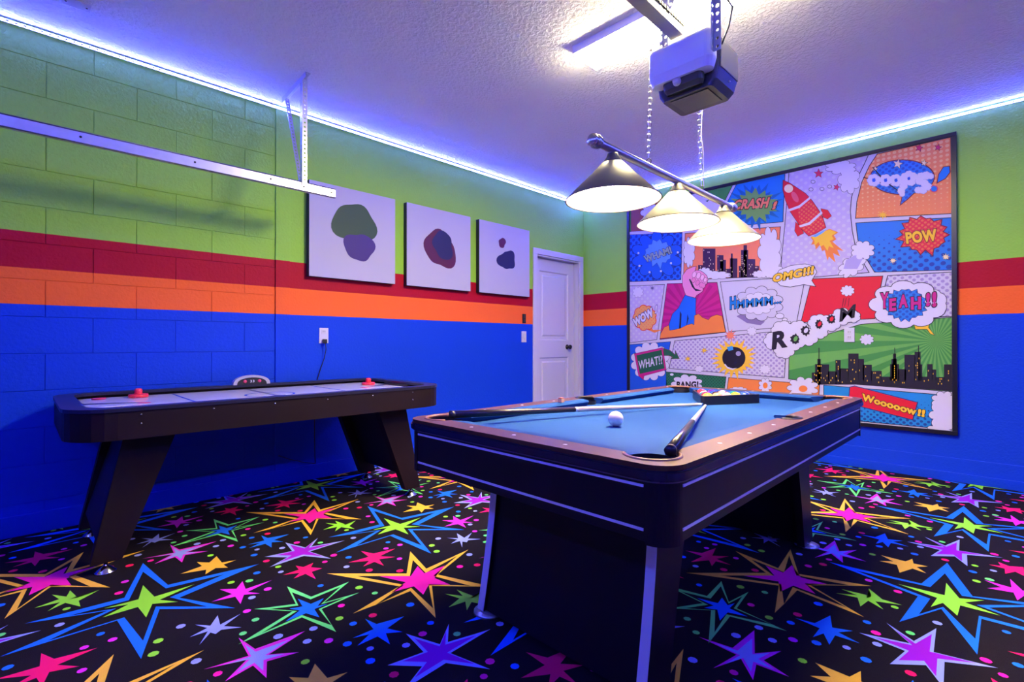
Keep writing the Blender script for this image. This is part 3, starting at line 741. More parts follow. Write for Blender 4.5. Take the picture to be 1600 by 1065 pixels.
where = ['at the apex of the rack', 'in the row of two in the rack', 'in the middle row of the rack', 'in the row of four in the rack', 'in the last row of the rack']
Rm = Matrix.Rotation(rack_a, 3, 'Z'); mseen = {}; rq = random.Random(4)
for r, row in enumerate(lay):
    for k, (cn_, col, st) in enumerate(row):
        key = (cn_, st)
        if key not in mseen: mseen[key] = ball_mat(cn_.replace(' ', '_')+('_stripe' if st else ''), col, st)
        p = rack_o + Rm @ Vector((.0165+2*BR+r*BR*1.7325, ((len(row)-1)/2-k)*2*BR*1.0003, BR))
        ball('pool_ball', '%s %s pool ball %s' % ('white banded' if st else 'solid', cn_, where[r]), p, mseen[key], 'pool balls in the rack', (rq.random()*.9+.2, rq.random(), rq.random()*6))
# ------------------------------------------------------------------ cues and chalk
cream = mat('cream_maple', (.80, .66, .48), .3, coat=.4); cue_dark = mat('dark_cue_butt', (.014, .010, .016), .3, coat=.3)
def cue(p0, p1, label, frac):
    p0, p1 = Vector(p0), Vector(p1); L = (p1-p0).length; d = (p1-p0)/L
    t = thing('pool_cue', label, 'pool cue', p0); q = Vector((0, 0, 1)).rotation_difference(d).to_matrix().to_4x4()
    R = lambda s: .0145-.0085*s
    def seg(name, s0, s1, m):
        bm = bmesh.new(); lathe(bm, [(0, s0*L), (R(s0), s0*L), (R((s0+s1)/2), (s0+s1)/2*L), (R(s1), s1*L), (0, s1*L)], 16, M=q); bm_obj(name, bm, m, t)
    seg('bumper', 0, .012, black_plastic); seg('butt', .0121, frac, cue_dark); seg('ring', frac, frac+.01, mat('ivory_ring', (.8, .76, .7), .3)); seg('shaft', frac+.01, .975, cream); seg('ferrule', .975, .992, MATS['ivory_ring']); seg('tip', .992, 1, mat('blue_leather_tip', (.03, .10, .3), .8))
cue((1.118, 1.452, .7622), (2.392, 1.076, .7222), 'wooden pool cue slanting from the pocket under the door side rail to the rack', .42)
cue((1.122, .585, .7622), (2.358, 1.046, .7222), 'wooden pool cue with its dark butt over the tan trimmed corner pocket', .46)
cpos = on_z(877, 628, .7462)
t = thing('chalk_cube', 'small cube of cue chalk on the far rail', 'chalk', (cpos.x, min(cpos.y, TYc+HW-.02), .7458))
add_box_obj('paper_wrap', (-.011, .011, -.011, .011, 0, .017), mat('tan_paper', (.55, .33, .22), .6), t, bev=.0008)
add_box_obj('chalk_top', (-.0105, .0105, -.0105, .0105, .017, .021), mat('red_chalk', (.45, .10, .06), .9), t, bev=.001)

# ================================================================== AIR HOCKEY TABLE
AX, AY = 1.07, 3.16
AL, AW = .95, .50
ah = thing('air_hockey_table', 'dark air hockey table with slanted legs against the blue wall', 'air hockey table', (AX, AY, 0))
dkb = mat('dark_brown_laminate', (.010, .004, .005), .5, spec=.22, vary=.15, bscale=120)
bm = bmesh.new(); ring_prism(bm, rounded_rect(-AL, AL, -AW, AW, .17, 6), rounded_rect(-AL+.03, AL-.03, -AW+.03, AW-.03, .14, 6), .612, .732); apron = bm_obj('apron', bm, dkb, ah)
bm = bmesh.new(); ring_prism(bm, rounded_rect(-AL-.005, AL+.005, -AW-.005, AW+.005, .175, 6), rounded_rect(-AL+.075, AL-.075, -AW+.065, AW-.065, .12, 6), .7322, .748); bm_obj('rail', bm, mat('dark_navy_rail', (.014, .014, .035), .3), ah)
prism_obj('field_board', rounded_rect(-AL+.031, AL-.031, -AW+.031, AW-.031, .139, 6), .69, .716, mat('field_white', (.60, .60, .70), .18), ah)
add_box_obj('underside', (-AL+.06, AL-.06, -AW+.06, AW-.06, .620, .630), black_lam, ah)
def decal(name, P, m, z, par): bm = bmesh.new(); prism(bm, P, z, z+.0004); return bm_obj(name, bm, m, par)
fb = mat('field_blue_print', (.05, .10, .55), .25); fk = mat('field_dark_print', (.02, .02, .08), .3); fr = mat('field_red_print', (.75, .05, .14), .3); fw2 = mat('field_bright_print', (.85, .85, .9), .3)
ci = [(.14*math.cos(a), .14*math.sin(a)) for a in [2*PI*k/36 for k in range(36)]]
bm = bmesh.new(); ring_prism(bm, ci, [(x*.9, y*.9) for x, y in ci], .7162, .7166); bm_obj('field_marking', bm, fb, ah)
decal('field_marking', [(-.007, -.43), (.007, -.43), (.007, .43), (-.007, .43)], fk, .7170, ah)
for s in (-1, 1):
    decal('field_marking', [(s*.42-.006, -.42), (s*.42+.006, -.42), (s*.42+.006, .42), (s*.42-.006, .42)], fb, .7162, ah)
    decal('field_marking', [(s*.85, -.16), (s*.62, -.03), (s*.85, -.10)], fw2, .7166, ah); decal('field_marking', [(s*.85, .16), (s*.62, .03), (s*.85, .10)], fk, .7166, ah)
    bm = bmesh.new(); lathe(bm, [(.03, .7162), (.03, .7166), (0, .7167)], 20, (s*.62, 0, 0)); bm_obj('field_marking', bm, fr, ah)
    add_box_obj('goal_slot', (min(s*.862, s*.876), max(s*.862, s*.876), -.15, .15, .7165, .731), cup_m, ah)
decal('field_marking', [(-.12, -.2), (.10, -.17), (.02, -.12), (-.1, -.14)], fk, .7175, ah); decal('field_marking', [(.02, -.19), (.14, -.15), (.05, -.11)], fw2, .7179, ah)
for px, py in ((221, 643), (221, 661), (334, 635), (430, 628), (512, 622), (583, 616), (645, 612), (645, 624)):
    v = on_y(px, py, AY-AW)
    bm = bmesh.new(); lathe(bm, [(.0042, 0), (.0042, .002), (0, .0028)], 8, (v.x-AX, -AW, min(max(v.z, .63), .715)), Matrix.Rotation(PI/2, 4, 'X')); bm_obj('screw', bm, chrome, apron)
for s in (1, -1):
    for y0 in (-.33, .27):
        P = [(s*(-.74), .6115), (s*(-.535), .6115), (s*(-.745), .05), (s*(-.855), .05)]
        bm = bmesh.new(); prism(bm, P, y0, y0+.06, M=MX); lg = bm_obj('leg', bm, dkb, ah)
        bm = bmesh.new(); lathe(bm, [(0, 0), (.042, 0), (.040, .006), (.014, .026), (.008, .032), (.008, .052), (0, .052)], 18, (s*(-.80), y0+.03, 0)); bm_obj('levelling_foot', bm, chrome, lg)
    P = [(s*(-.69), .6115), (s*(-.60), .6115), (s*(-.775), .13), (s*(-.83), .13)]
    bm = bmesh.new(); prism(bm, P, -.2695, .2695, M=MX); bm_obj('leg_panel', bm, mat('matte_black_board', (.008, .007, .010), .6), ah)
# scoreboard arch on the rail by the wall
t = thing('score_counter', 'arched electronic score counter on the air hockey rail by the wall', 'score counter', (1.10, AY+AW-.05, .748))
def arch(w_, h, n=14): return [(-w_, 0)]+[(-w_*math.cos(PI*k/n), h*math.sin(PI*k/n)**.8) for k in range(1, n)]+[(w_, 0)]
MA = lambda y: Matrix(((1, 0, 0, 0), (0, 0, 1, y), (0, 1, 0, 0), (0, 0, 0, 1)))
bm = bmesh.new(); prism(bm, arch(.115, .062), -.02, .02, M=MA(0)); bm_obj('housing', bm, mat('pale_violet_plastic', (.42, .40, .5), .3), t)
bm = bmesh.new(); prism(bm, arch(.092, .047), -.0225, -.0199, M=MA(0)); bm_obj('display_face', bm, black_plastic, t)
for x in (-.045, .045):
    bm = bmesh.new(); lathe(bm, [(.011, 0), (.011, .002), (0, .003)], 14, (x, -.0226, .022), Matrix.Rotation(PI/2, 4, 'X')); bm_obj('red_button', bm, fr, t)
V_, F_ = text_mesh('33', .01)
mx_, nx_ = max(v[0] for v in V_), min(v[0] for v in V_); my_ = max(v[1] for v in V_)
me = bpy.data.meshes.new('score_digits'); me.from_pydata([((v[0]-nx_)/(mx_-nx_)*.026-.013, -.0232, .014+v[1]/my_*.016) for v in V_], [], F_); link_mesh('score_digits', me, fw2, t)
# strikers and puck
def striker(p, label):
    t = thing('air_hockey_striker', label, 'striker', (p.x, p.y, .7166)); rm = mat('red_striker_plastic', (.85, .03, .05), .3)
    bm = bmesh.new(); lathe(bm, [(0, 0), (.046, 0), (.048, .006), (.046, .018), (.036, .020), (.030, .014), (0, .014)], 28); bm_obj('base', bm, rm, t)
    bm = bmesh.new(); lathe(bm, [(.020, .0145), (.018, .03), (.019, .042), (.014, .050), (0, .052)], 22); bm_obj('knob', bm, rm, t)
striker(Vector((on_z(207, 616, .717).x, min(on_z(207, 616, .717).y, 3.50), 0)), 'red round striker on the air hockey table at the block wall end')
striker(Vector((on_z(587, 600, .717).x-.06, min(on_z(587, 600, .717).y, 3.45), 0)), 'red round striker on the air hockey table at the end beneath the canvases')
pp = on_z(148, 624, .717)
bm = bmesh.new(); lathe(bm, [(0, 0), (.03, 0), (.032, .002), (.032, .005), (.03, .007), (0, .007)], 26)
o = bm_obj('air_hockey_puck', bm, fr, None, (max(pp.x, .30), pp.y, .7172)); tag(o, 'flat red puck on the air hockey table beside the end rail', 'puck')

# ================================================================== COMIC MURAL
XM = XW-.022
MY0, MY1, MZ0, MZ1 = .31, 3.058, .372, 2.562         # picture area on the mural wall
mural = thing('comic_mural', 'large comic strip mural in a black frame behind the pool table', 'mural', (XW, (MY0+MY1)/2, MZ0-.03))
mo = Vector(mural.location)
black_frame = mat('black_picture_frame', (.008, .008, .012), .3)
for d in ((MY0-.03, MY1+.03, MZ0-.03, MZ0), (MY0-.03, MY1+.03, MZ1, MZ1+.03), (MY0-.03, MY0, MZ0, MZ1), (MY1, MY1+.03, MZ0, MZ1)):
    add_box_obj('frame_bar', (-.034, -.0005, d[0]-mo.y, d[1]-mo.y, d[2]-mo.z, d[3]-mo.z), black_frame, mural, bev=.002)
PAPER = (.57, .53, .64)
paper = mat('mural_paper', PAPER, .6, spec=.3)
add_box_obj('print_backing', (-.022, -.0006, MY0-mo.y, MY1-mo.y, MZ0-mo.z, MZ1-mo.z), paper, mural)
def ink(name, col): return mat('ink_'+name, col, .6, spec=.3)
K = ink('black', (.012, .008, .02)); W_ = ink('white', (.66, .62, .72)); 
BLUE = ink('sky_blue', (.006, .19, .60)); ROYAL = ink('royal_blue', (.010, .10, .62)); RED = ink('red', (.70, .008, .03)); MAG = ink('magenta', (.55, .012, .20)); YEL = ink('yellow', (.88, .52, .03))
ORG = ink('orange', (.82, .22, .04)); CRL = ink('coral', (.85, .22, .10)); GRN = ink('green', (.055, .27, .05)); DGR = ink('dark_green', (.015, .11, .05)); LGR = ink('light_green', (.13, .40, .07)); PLUM = ink('plum', (.045, .012, .06))
SKIN = ink('pink', (.80, .26, .48)); CREAM = ink('cream', (.85, .68, .42)); LBL = ink('light_blue', (.12, .36, .85)); BRN = ink('brick', (.30, .07, .05)); GREY = ink('grey_green', (.28, .36, .34)); ROSE = ink('rose', (.70, .03, .12))
LAVD = halftone('dots_lavender', PAPER, (.34, .26, .50), .034, .33); LAVW = halftone('dots_white', (.50, .42, .64), PAPER, .050, .27); ROYD = halftone('dots_royal', (.010, .12, .70), (.008, .035, .32), .05, .36)
BLUD = halftone('dots_blue', (.006, .17, .62), (.008, .04, .33), .046, .36, fade=(1.95, 1.60)); ORGD = halftone('dots_orange', (.85, .25, .08), (.88, .48, .18), .035, .34, diag=False, fade=(1.9, 2.5))
REDD = halftone('dots_red', (.70, .01, .05), (.75, .14, .05), .026, .32); BUBD = halftone('dots_bubble', (.012, .18, .62), (.010, .08, .42), .03, .34); GRND = halftone('dots_green', (.02, .16, .07), (.012, .06, .035), .022, .30); WOOD = halftone('dots_woo', (.012, .24, .58), (.01, .06, .28), .030, .36, fade=(.62, .40))
ORBD = halftone('dots_tan', (.80, .36, .10), (.85, .20, .08), .03, .25)
def mp(p): v = on_x(p[0], p[1], XM); return (v.y, v.z)
cA = crop_px(1210, 190, .216); cB = crop_px(970, 190, .2066); cC = crop_px(970, 380, .2348); cD = crop_px(1220, 400, .2817)
def yz(c, pts): return [mp(c(p)) for p in pts]
ident = lambda p: p
def clamp(P): return clip_poly(P, MY0+.001, MY1-.001, MZ0+.001, MZ1-.001)
def area(P): return sum(P[i-1][0]*P[i][1]-P[i][0]*P[i-1][1] for i in range(len(P)))/2
def grow(P, d):
    P0 = P
    if area(P) < 0: P = P[::-1]
    n = len(P); out = []
    for i in range(n):
        a, b, c = Vector(P[i-1]), Vector(P[i]), Vector(P[(i+1) % n])
        e1, e2 = b-a, c-b
        if e1.length < 1e-7 or e2.length < 1e-7: out.append(tuple(b)); continue
        n1 = Vector((e1.y, -e1.x)).normalized(); n2 = Vector((e2.y, -e2.x)).normalized(); m = n1+n2
        if m.length < .3: m = n1*1.0; k = 1
        else: m.normalize(); k = min(2.2, 1/max(.2, m.dot(n1)))
        out.append((b.x+m.x*d*k, b.y+m.y*d*k))
    return type(P0)(out)
STEP = .0006
class Art:
    """flat print pieces stacked on the mural paper; each piece is (polygon, ink, layer)"""
    def __init__(s, name, parent): s.name, s.parent, s.bm, s.mats, s.n = name, parent, bmesh.new(), [], 0
    def mi(s, m):
        if m not in s.mats: s.mats.append(m)
        return s.mats.index(m)
    def poly(s, P, m, layer, line=0, lm=None, cl=True):
        if s.bm is None: s.bm, s.mats = bmesh.new(), []
        if line: s.poly(grow(P, line), lm or K, layer-.5, cl=cl)
        if isinstance(P, Fan):
            s.n += 1; layer += s.n*.06
            n = len(P); c = (sum(p[0] for p in P)/n, sum(p[1] for p in P)/n)
            for k in range(n): s.face(clamp([c, P[k-1], P[k]]) if cl else [c, P[k-1], P[k]], m, layer)
        else: s.face(clamp(P) if cl else P, m, layer)
        return s
    def face(s, P, m, layer):
        if len(P) < 3 or abs(area(P)) < 1e-9: return s
        if area(P) > 0: P = P[::-1]
        f = s.bm.faces.new([s.bm.verts.new((XM-.0003-STEP*layer-mo.x, y-mo.y, z-mo.z)) for y, z in P]); f.material_index = s.mi(m); return s
    def px(s, c, pts, m, layer, line=0, lm=None): return s.poly(yz(c, pts), m, layer, line, lm)
    def text(s, c, txt, bl, br, tl, m, layer, off=.03, line=0, lm=None, shear=0):
        """text in the parallelogram given by its lower left, lower right and upper left pixel"""
        s.n += 1; layer += s.n*.06
        A, B, C2 = [Vector(mp(c(p))) for p in (bl, br, tl)]
        ref, _ = text_mesh(txt, off, shear)
        x0, x1 = min(v[0] for v in ref), max(v[0] for v in ref); y0, y1 = min(v[1] for v in ref), max(v[1] for v in ref)
        for o_, mm, lay_ in (((off+line, lm or K, layer-.5),) if line else ())+((off, m, layer),):
            V, Fs = text_mesh(txt, o_, shear)
            vv = [s.bm.verts.new((XM-.0003-STEP*lay_-mo.x, *(A+(B-A)*((v[0]-x0)/(x1-x0))+(C2-A)*((v[1]-y0)/(y1-y0))-Vector((mo.y, mo.z))))) for v in V]
            for f in Fs:
                try: q = s.bm.faces.new([vv[i] for i in f]); q.material_index = s.mi(mm)
                except ValueError: pass
        return s
    def done(s):
        if s.bm is None or not len(s.bm.faces): return None
        o = bm_obj(s.name, s.bm, s.mats, s.parent, recalc=False); s.bm = None; return o
    def each(s, calls):
        for c in calls: c(s); s.done()
class Fan(list): pass
def pxcloud(c, cx, cy, rx, ry, n=11, amp=.16, rot=0, steps=7):
    P = []
    for k in range(n*steps):
        a = 2*PI*k/(n*steps); r = 1-amp+amp*2*abs(math.sin(n*a/2))**.7
        x, y = rx*r*math.cos(a), ry*r*math.sin(a); P.append((cx+x*math.cos(rot)-y*math.sin(rot), cy+x*math.sin(rot)+y*math.cos(rot)))
    return Fan(yz(c, P))
def pxburst(c, cx, cy, rx, ry, n, inner=.72, seed=1, jit=.18, rot=0):
    q = random.Random(seed); P = []
    for k in range(2*n):
        a = PI*k/n+rot; r = (1+q.uniform(-jit, jit)) if k % 2 == 0 else inner*(1+q.uniform(-jit, jit)*.4); P.append((cx+rx*r*math.cos(a), cy+ry*r*math.sin(a)))
    return Fan(yz(c, P))
def pxell(c, cx, cy, rx, ry, n=28, rot=0):
    return Fan(yz(c, [(cx+rx*math.cos(a)*math.cos(rot)-ry*math.sin(a)*math.sin(rot), cy+rx*math.cos(a)*math.sin(rot)+ry*math.sin(a)*math.cos(rot)) for a in [2*PI*k/n for k in range(n)]]))
def star5(c, cx, cy, r, rot=0): return Fan(yz(c, [(cx+r*(1 if k % 2 == 0 else .42)*math.sin(PI*k/5+rot), cy-r*(1 if k % 2 == 0 else .42)*math.cos(PI*k/5+rot)) for k in range(10)]))
LW = .0055
def panel(P, m, base=1): a = Art('comic_panel', mural); a.poly(clamp(P), m, base, LW); return a.done()
def PP(*pts): return [mp(p) for p in pts]
def bottom(P_top, x_first=False): return P_top
def yline(y_, z_): return (y_, z_)
LMAX, RMIN = MY1-.004, MY0+.004
# -- green burst strip and brick corner behind the lamp
pn = panel([(LMAX, MZ1-.004), mp((1144, 280)), mp((1144, 290)), mp((1113, 352)), mp((1062, 357)), (LMAX, mp((986, 361))[1])], GRN)
a = Art('burst', pn); a.px(ident, [(986, 362), (986, 322), (1030, 316), (1042, 330), (1036, 358)], BRN, 2); a.done()
a = Art('cloud', pn); a.poly(pxcloud(cB, 560, 600, 95, 60, 9), W_, 3, LW*.7); a.done(); a.poly(pxcloud(cB, 700, 670, 70, 70, 8), W_, 3, LW*.7); a.done(); a.poly(pxcloud(cB, 230, 690, 70, 60, 7), W_, 3, LW*.7); a.done()
# -- CRASH
pn = panel(PP((1151, 288), (1151.5, 280), (1226, 266), (1226, 271.6), (1223, 346), (1117, 355)), BLUE)
a = Art('burst', pn); a.poly(pxburst(cB, 1020, 635, 205, 165, 22, .66, 3, .2), ink('teal', (.004, .12, .36)), 1.6); a.poly(pxburst(cB, 1020, 632, 185, 118, 16, .72, 4, .2), ink('leaf', (.16, .36, .08)), 2.4); a.done()
a = Art('lettering', pn); a.text(cB, 'CRASH', (850, 668), (1118, 650), (862, 592), CRL, 4, .045, .055, shear=.15); a.text(cB, '!', (1142, 668), (1170, 660), (1160, 606), CRL, 4, .045, .055); a.done()
# -- rocket
rp = PP((1234, 262), (1361, 232), (1349, 258), (1337, 282), (1330, 308), (1328, 330), (1331, 360), (1336, 385), (1345, 405), (1357, 425), (1219, 437), (1222, 400), (1227, 350))
pn = panel(rp, LAVW)
a = Art('cloud', pn); a.poly(pxcloud(cA, 480, 330, 100, 45, 8), W_, 2, LW*.5); a.done(); a.poly(pxcloud(cA, 540, 420, 70, 90, 7), W_, 2.2, LW*.5); a.done()
a.poly(pxcloud(cD, 395, 55, 75, 45, 9, rot=-.6), W_, 3.4, LW*.6); a.done(); a.poly(pxcloud(cA, 640, 930, 75, 60, 8), W_, 3.4, LW*.6); a.done(); a.px(cA, [(500, 1065), (520, 1000), (590, 960), (640, 990), (600, 1065)], ink('pale_lilac', (.40, .34, .62)), 3.8); a.done()
a = Art('rocket_flame', pn); a.px(cA, [(262, 838), (300, 815), (400, 775), (462, 800), (430, 822), (448, 850), (420, 868), (500, 935), (455, 925), (475, 975), (425, 950), (442, 1018), (395, 975), (385, 1005), (365, 930), (345, 935), (330, 890), (300, 925), (295, 885), (265, 890), (280, 860)], ORG, 3)
a.px(cA, [(270, 835), (310, 815), (400, 780), (450, 800), (415, 825), (430, 850), (400, 862), (430, 915), (395, 900), (385, 935), (355, 890), (335, 905), (320, 870), (290, 900), (290, 860)], YEL, 3.5); a.px(cA, [(272, 830), (330, 800), (380, 778), (350, 805), (300, 835)], LBL, 4); a.done()
a = Art('rocket', pn)
a.px(cA, [(338, 630), (385, 640), (412, 682), (385, 703), (352, 690)], RED, 3.2, LW*.5); a.px(cA, [(155, 728), (148, 790), (170, 827), (212, 806), (190, 760)], RED, 3.2, LW*.5)
a.px(cA, [(64, 424), (110, 445), (165, 480), (225, 520), (275, 575), (320, 640), (352, 700), (372, 765), (300, 808), (250, 826), (200, 780), (160, 715), (115, 650), (82, 570), (62, 490)], RED, 4, LW*.6)
a.px(cA, [(170, 630), (265, 570), (345, 690), (365, 762), (255, 820), (190, 770)], REDD, 4.3)
a.poly(pxell(cA, 104, 484, 32, 30), CREAM, 5); a.poly(pxell(cA, 150, 545, 20, 42, rot=-.5), ink('light_red', (.75, .10, .12)), 5)
a.px(cA, [(104, 634), (180, 605), (255, 545), (262, 558), (185, 622), (112, 648)], W_, 5); a.px(cA, [(178, 752), (250, 728), (342, 648), (350, 662), (258, 745), (186, 765)], W_, 5); a.done()
a = Art('star', pn); a.poly(star5(cA, 320, 375, 34), ROSE, 3, LW*.4); a.done(); a.poly(star5(cA, 450, 474, 24, .3), ROSE, 3, LW*.4); a.done()
for ctr in ((280, 435), (265, 490), (345, 487), (400, 470)): a.poly(pxell(cA, *ctr, 17, 13), K, 2.4); a.poly(pxell(cA, *ctr, 14, 10), paper, 2.6); a.done()
a.done()
# -- OOOPS
pn = panel([mp((1371, 241)), (RMIN, MZ1-.004), mp((1487, 333)), mp((1337.4, 340.5)), mp((1339.6, 315)), mp((1347, 285)), mp((1359, 259))], ORGD)
a = Art('speech_bubble', pn); P = [(925+228*math.cos(t_), 405+122*math.sin(t_)) for t_ in [2*PI*k/40 for k in range(7, 47)]]
P = [(1003, 520), (960, 560), (915, 597), (930, 530)]+[(925+228*math.cos(t_), 402+122*math.sin(t_)) for t_ in [1.65+(2*PI-.45)*k/36 for k in range(37)]]
a.px(cA, P, BUBD, 3, LW*1.2, ink('wine', (.16, .004, .03))); a.done()
a = Art('lettering', pn)
puff = [(720, 424, 46), (805, 425, 45), (880, 425, 45),
        (945, 400, 30), (975, 385, 30), (1005, 400, 32), (990, 435, 30), (950, 430, 30), (935, 465, 28), (918, 500, 26), (925, 525, 18),
        (1100, 390, 30), (1062, 398, 30), (1050, 430, 28), (1085, 445, 28), (1110, 470, 28), (1075, 495, 28), (1040, 495, 24), (1130, 395, 22)]
for x, y, r in puff: a.poly(pxcloud(cA, x, y, r, r*.92, 7, .07), W_, 5, LW*.45, ink('puff_line', (.30, .34, .55)))
for x, y, r in puff: a.poly(pxcloud(cA, x, y, r*.93, r*.85, 7, .07), W_, 5.4)
for x, y, r in ((720, 424, 17), (805, 425, 16), (880, 425, 16), (973, 412, 14)): a.poly(pxburst(cA, x, y, r, r, 6, .7, 3), ROYAL, 6)
for P in ([(708, 330), (714, 328), (800, 425), (900, 500), (896, 505), (790, 430)], [(645, 400), (780, 440), (905, 448), (905, 454), (778, 447), (643, 406)]): a.px(cA, P, K, 6.3)
a.px(cA, [(1180, 440), (1192, 380), (1225, 330), (1265, 325), (1268, 365), (1235, 410)], BLUE, 4, LW, ink('wine', (.16, .004, .03))); a.poly(pxell(cA, 1155, 486, 22, 20), BLUE, 4, LW, ROSE); a.done()
a = Art('star', pn)
for (x, y, r, m) in ((1047, 190, 27, ROSE), (1184, 187, 24, ROSE), (893, 306, 36, CREAM), (1083, 300, 24, CREAM), (730, 342, 20, CREAM)): a.poly(star5(cA, x, y, r, .2), m, 5, LW*.4); a.done()
a.poly(pxburst(cA, 785, 675, 40, 32, 8, .35, 5), YEL, 6); a.done()
# -- POW
pn = panel([mp((1338, 348.7)), mp((1487, 340.5)), mp((1487, 421)), mp((1367, 424.5)), mp((1352, 400)), mp((1341, 374))], BLUD)
a = Art('burst', pn); a.poly(pxburst(cA, 1078, 818, 185, 138, 15, .80, 9, .14), REDD, 4, LW*1.1, ink('wine', (.16, .004, .03))); a.done()
a = Art('lettering', pn); a.text(cA, 'POW', (955, 885), (1185, 862), (942, 800), YEL, 6, .05, .05, ink('wine', (.16, .004, .03)), shear=.05); a.done()
a = Art('star', pn); a.poly(pxburst(cA, 858, 1005, 26, 22, 8, .45, 2), CREAM, 4, LW*.3); a.done(); a.poly(pxburst(cA, 1240, 978, 30, 26, 8, .45, 6), CREAM, 4, LW*.3); a.done()
# -- WHAM
pn = panel([(LMAX, mp((985.5, 367))[1]), mp((1065.5, 363.5)), mp((1063.5, 436.5)), (LMAX, mp((985, 439.5))[1])], ROYD)
a = Art('burst', pn); a.poly(pxcloud(cC, 240, 80, 145, 135, 10, .18), ROYAL, 2, LW*.9); a.poly(pxburst(cC, 250, 62, 105, 95, 13, .74, 8), ink('powder_blue', (.10, .28, .75)), 3, LW*.4)
for x, y in ((118, 65), (125, 150), (192, 192), (268, 185), (335, 132), (380, 60)): a.poly(pxell(cC, x, y, 7, 7, 10), W_, 4)
a.done()
a = Art('lettering', pn); a.text(cC, 'WHAM!', (165, 130), (345, 65), (150, 85), GREY, 5, .05, .05, ink('ink_blue', (.01, .02, .18))); a.done()
# -- orange skyline
pn = panel(PP((1071, 365), (1219, 354.5), (1212.5, 430.5), (1068, 437)), CRL)
def skyline(a, c, base, blocks, m, layer, wins):
    for x0, x1, top in blocks: a.px(c, [(x0, base), (x0, top), (x1, top), (x1, base)], m, layer)
    q = random.Random(wins)
    for x0, x1, top in blocks:
        if x1-x0 < 22: continue
        for i in range(int((x1-x0-6)/9)):
            for j in range(int((base-top)/14)):
                if q.random() < .17: x, y = x0+5+9*i, top+7+13*j; a.px(c, [(x, y), (x+4, y), (x+4, y+8), (x, y+8)], CREAM if m is PLUM else YEL, layer+.6)
a = Art('skyline', pn); skyline(a, cC, 228, [(515, 548, 145), (546, 630, 35), (640, 684, 78), (660, 700, 110), (695, 728, 170), (726, 776, 100), (733, 745, 68), (785, 812, 150), (800, 848, 45), (817, 840, 12), (848, 895, 105), (890, 920, 150)], PLUM, 2.2, 3); a.done()
a = Art('cloud', pn)
for x, y, rx, ry in ((990, 60, 70, 150), (1010, 180, 60, 45), (930, 205, 50, 22), (640, 212, 85, 24), (560, 200, 45, 35), (455, 60, 35, 90)):
    a.poly(pxcloud(cC, x, y, rx, ry, 9, .14), W_, 3, LW*.6); a.done()
a.done()
# -- WOW
pn = panel([(LMAX, mp((984.5, 447))[1]), mp((1038, 444.6)), mp((1026, 530)), (LMAX, mp((985, 535))[1])], LAVW)
a = Art('speech_bubble', pn); a.px(cC, [(190, 540), (215, 575), (275, 575), (225, 595), (180, 575)], ORG, 2); a.poly(pxcloud(cC, 160, 495, 72, 78, 9, .07), ORBD, 3, LW*1.4, RED); a.done()
a = Art('lettering', pn); a.text(cC, 'WOW', (92, 560), (222, 480), (78, 505), W_, 5, .06, .06, ink('ink_blue', (.01, .02, .18))); a.text(cC, '!', (228, 470), (240, 462), (232, 415), W_, 5, .05, .05, ink('ink_blue', (.01, .02, .18))); a.done()
a = Art('cloud', pn); a.poly(pxcloud(cC, 115, 325, 32, 32, 8), W_, 3, LW*.3); a.done(); a.poly(pxburst(cC, 210, 298, 20, 18, 8, .35, 3), ink('slate', (.12, .10, .25)), 3); a.done()
# -- fist
fp = PP((1042.8, 443.4), (1120, 441.5), (1133.7, 518.5), (1031.5, 529.6)); pn = panel(fp, MAG)
a = Art('sun_rays', pn)
for k in range(24):
    t0 = 2*PI*k/24; t1 = t0+.11; c0 = (470, 480)
    P = [c0]+[(470+240*math.cos(t_), 480+240*math.sin(t_)) for t_ in (t0, t1)]
    Q = yz(cC, P)
    # keep the ray inside the panel
    fpx = fp if area(fp) > 0 else fp[::-1]
    for i in range(4):
        A_, B_ = fpx[i-1], fpx[i]; out = []
        side = lambda p: (B_[0]-A_[0])*(p[1]-A_[1])-(B_[1]-A_[1])*(p[0]-A_[0])
        for j in range(len(Q)):
            p, q = Q[j-1], Q[j]; sp, sq = side(p), side(q)
            if (sp >= 0) != (sq >= 0): u = sp/(sp-sq); out.append((p[0]+(q[0]-p[0])*u, p[1]+(q[1]-p[1])*u))
            if sq >= 0: out.append(q)
        Q = out
        if len(Q) < 3: break
    if len(Q) >= 3: a.poly(Q, ink('deep_magenta', (.42, .006, .16)), 1.6)
a.done()
a = Art('raised_arm', pn)
a.px(cC, [(428, 345), (500, 365), (497, 450), (500, 500), (490, 575), (330, 590), (322, 540), (345, 470), (385, 430), (405, 390)], ink('sleeve_blue', (.008, .13, .72)), 3, LW*.8)
a.px(cC, [(395, 450), (405, 470), (400, 570), (388, 570)], K, 3.5); a.px(cC, [(445, 470), (452, 500), (432, 570), (440, 520)], K, 3.5); a.done()
a = Art('fist', pn)
a.px(cC, [(428, 330), (412, 280), (412, 215), (440, 175), (480, 158), (502, 155), (492, 185), (505, 180), (530, 183), (550, 195), (572, 215), (580, 240), (572, 270), (550, 285), (545, 320), (505, 345), (495, 362), (435, 345)], SKIN, 5, LW*.8)
for x, y, r in ((490, 208, 20), (518, 215, 21), (543, 227, 19), (563, 243, 15)): a.poly(pxell(cC, x, y, r*.62, r, rot=.3), ink('light_pink', (.85, .45, .62)), 6, LW*.5)
for x, y in ((485, 245), (512, 262), (536, 275), (552, 282)): a.poly(pxell(cC, x, y, 11, 17, rot=.3), ink('mid_pink', (.78, .22, .44)), 6, LW*.5)
a.px(cC, [(455, 240), (462, 235), (495, 300), (540, 315), (500, 318), (475, 290)], K, 6.5); a.done()
a = Art('cloud', pn)
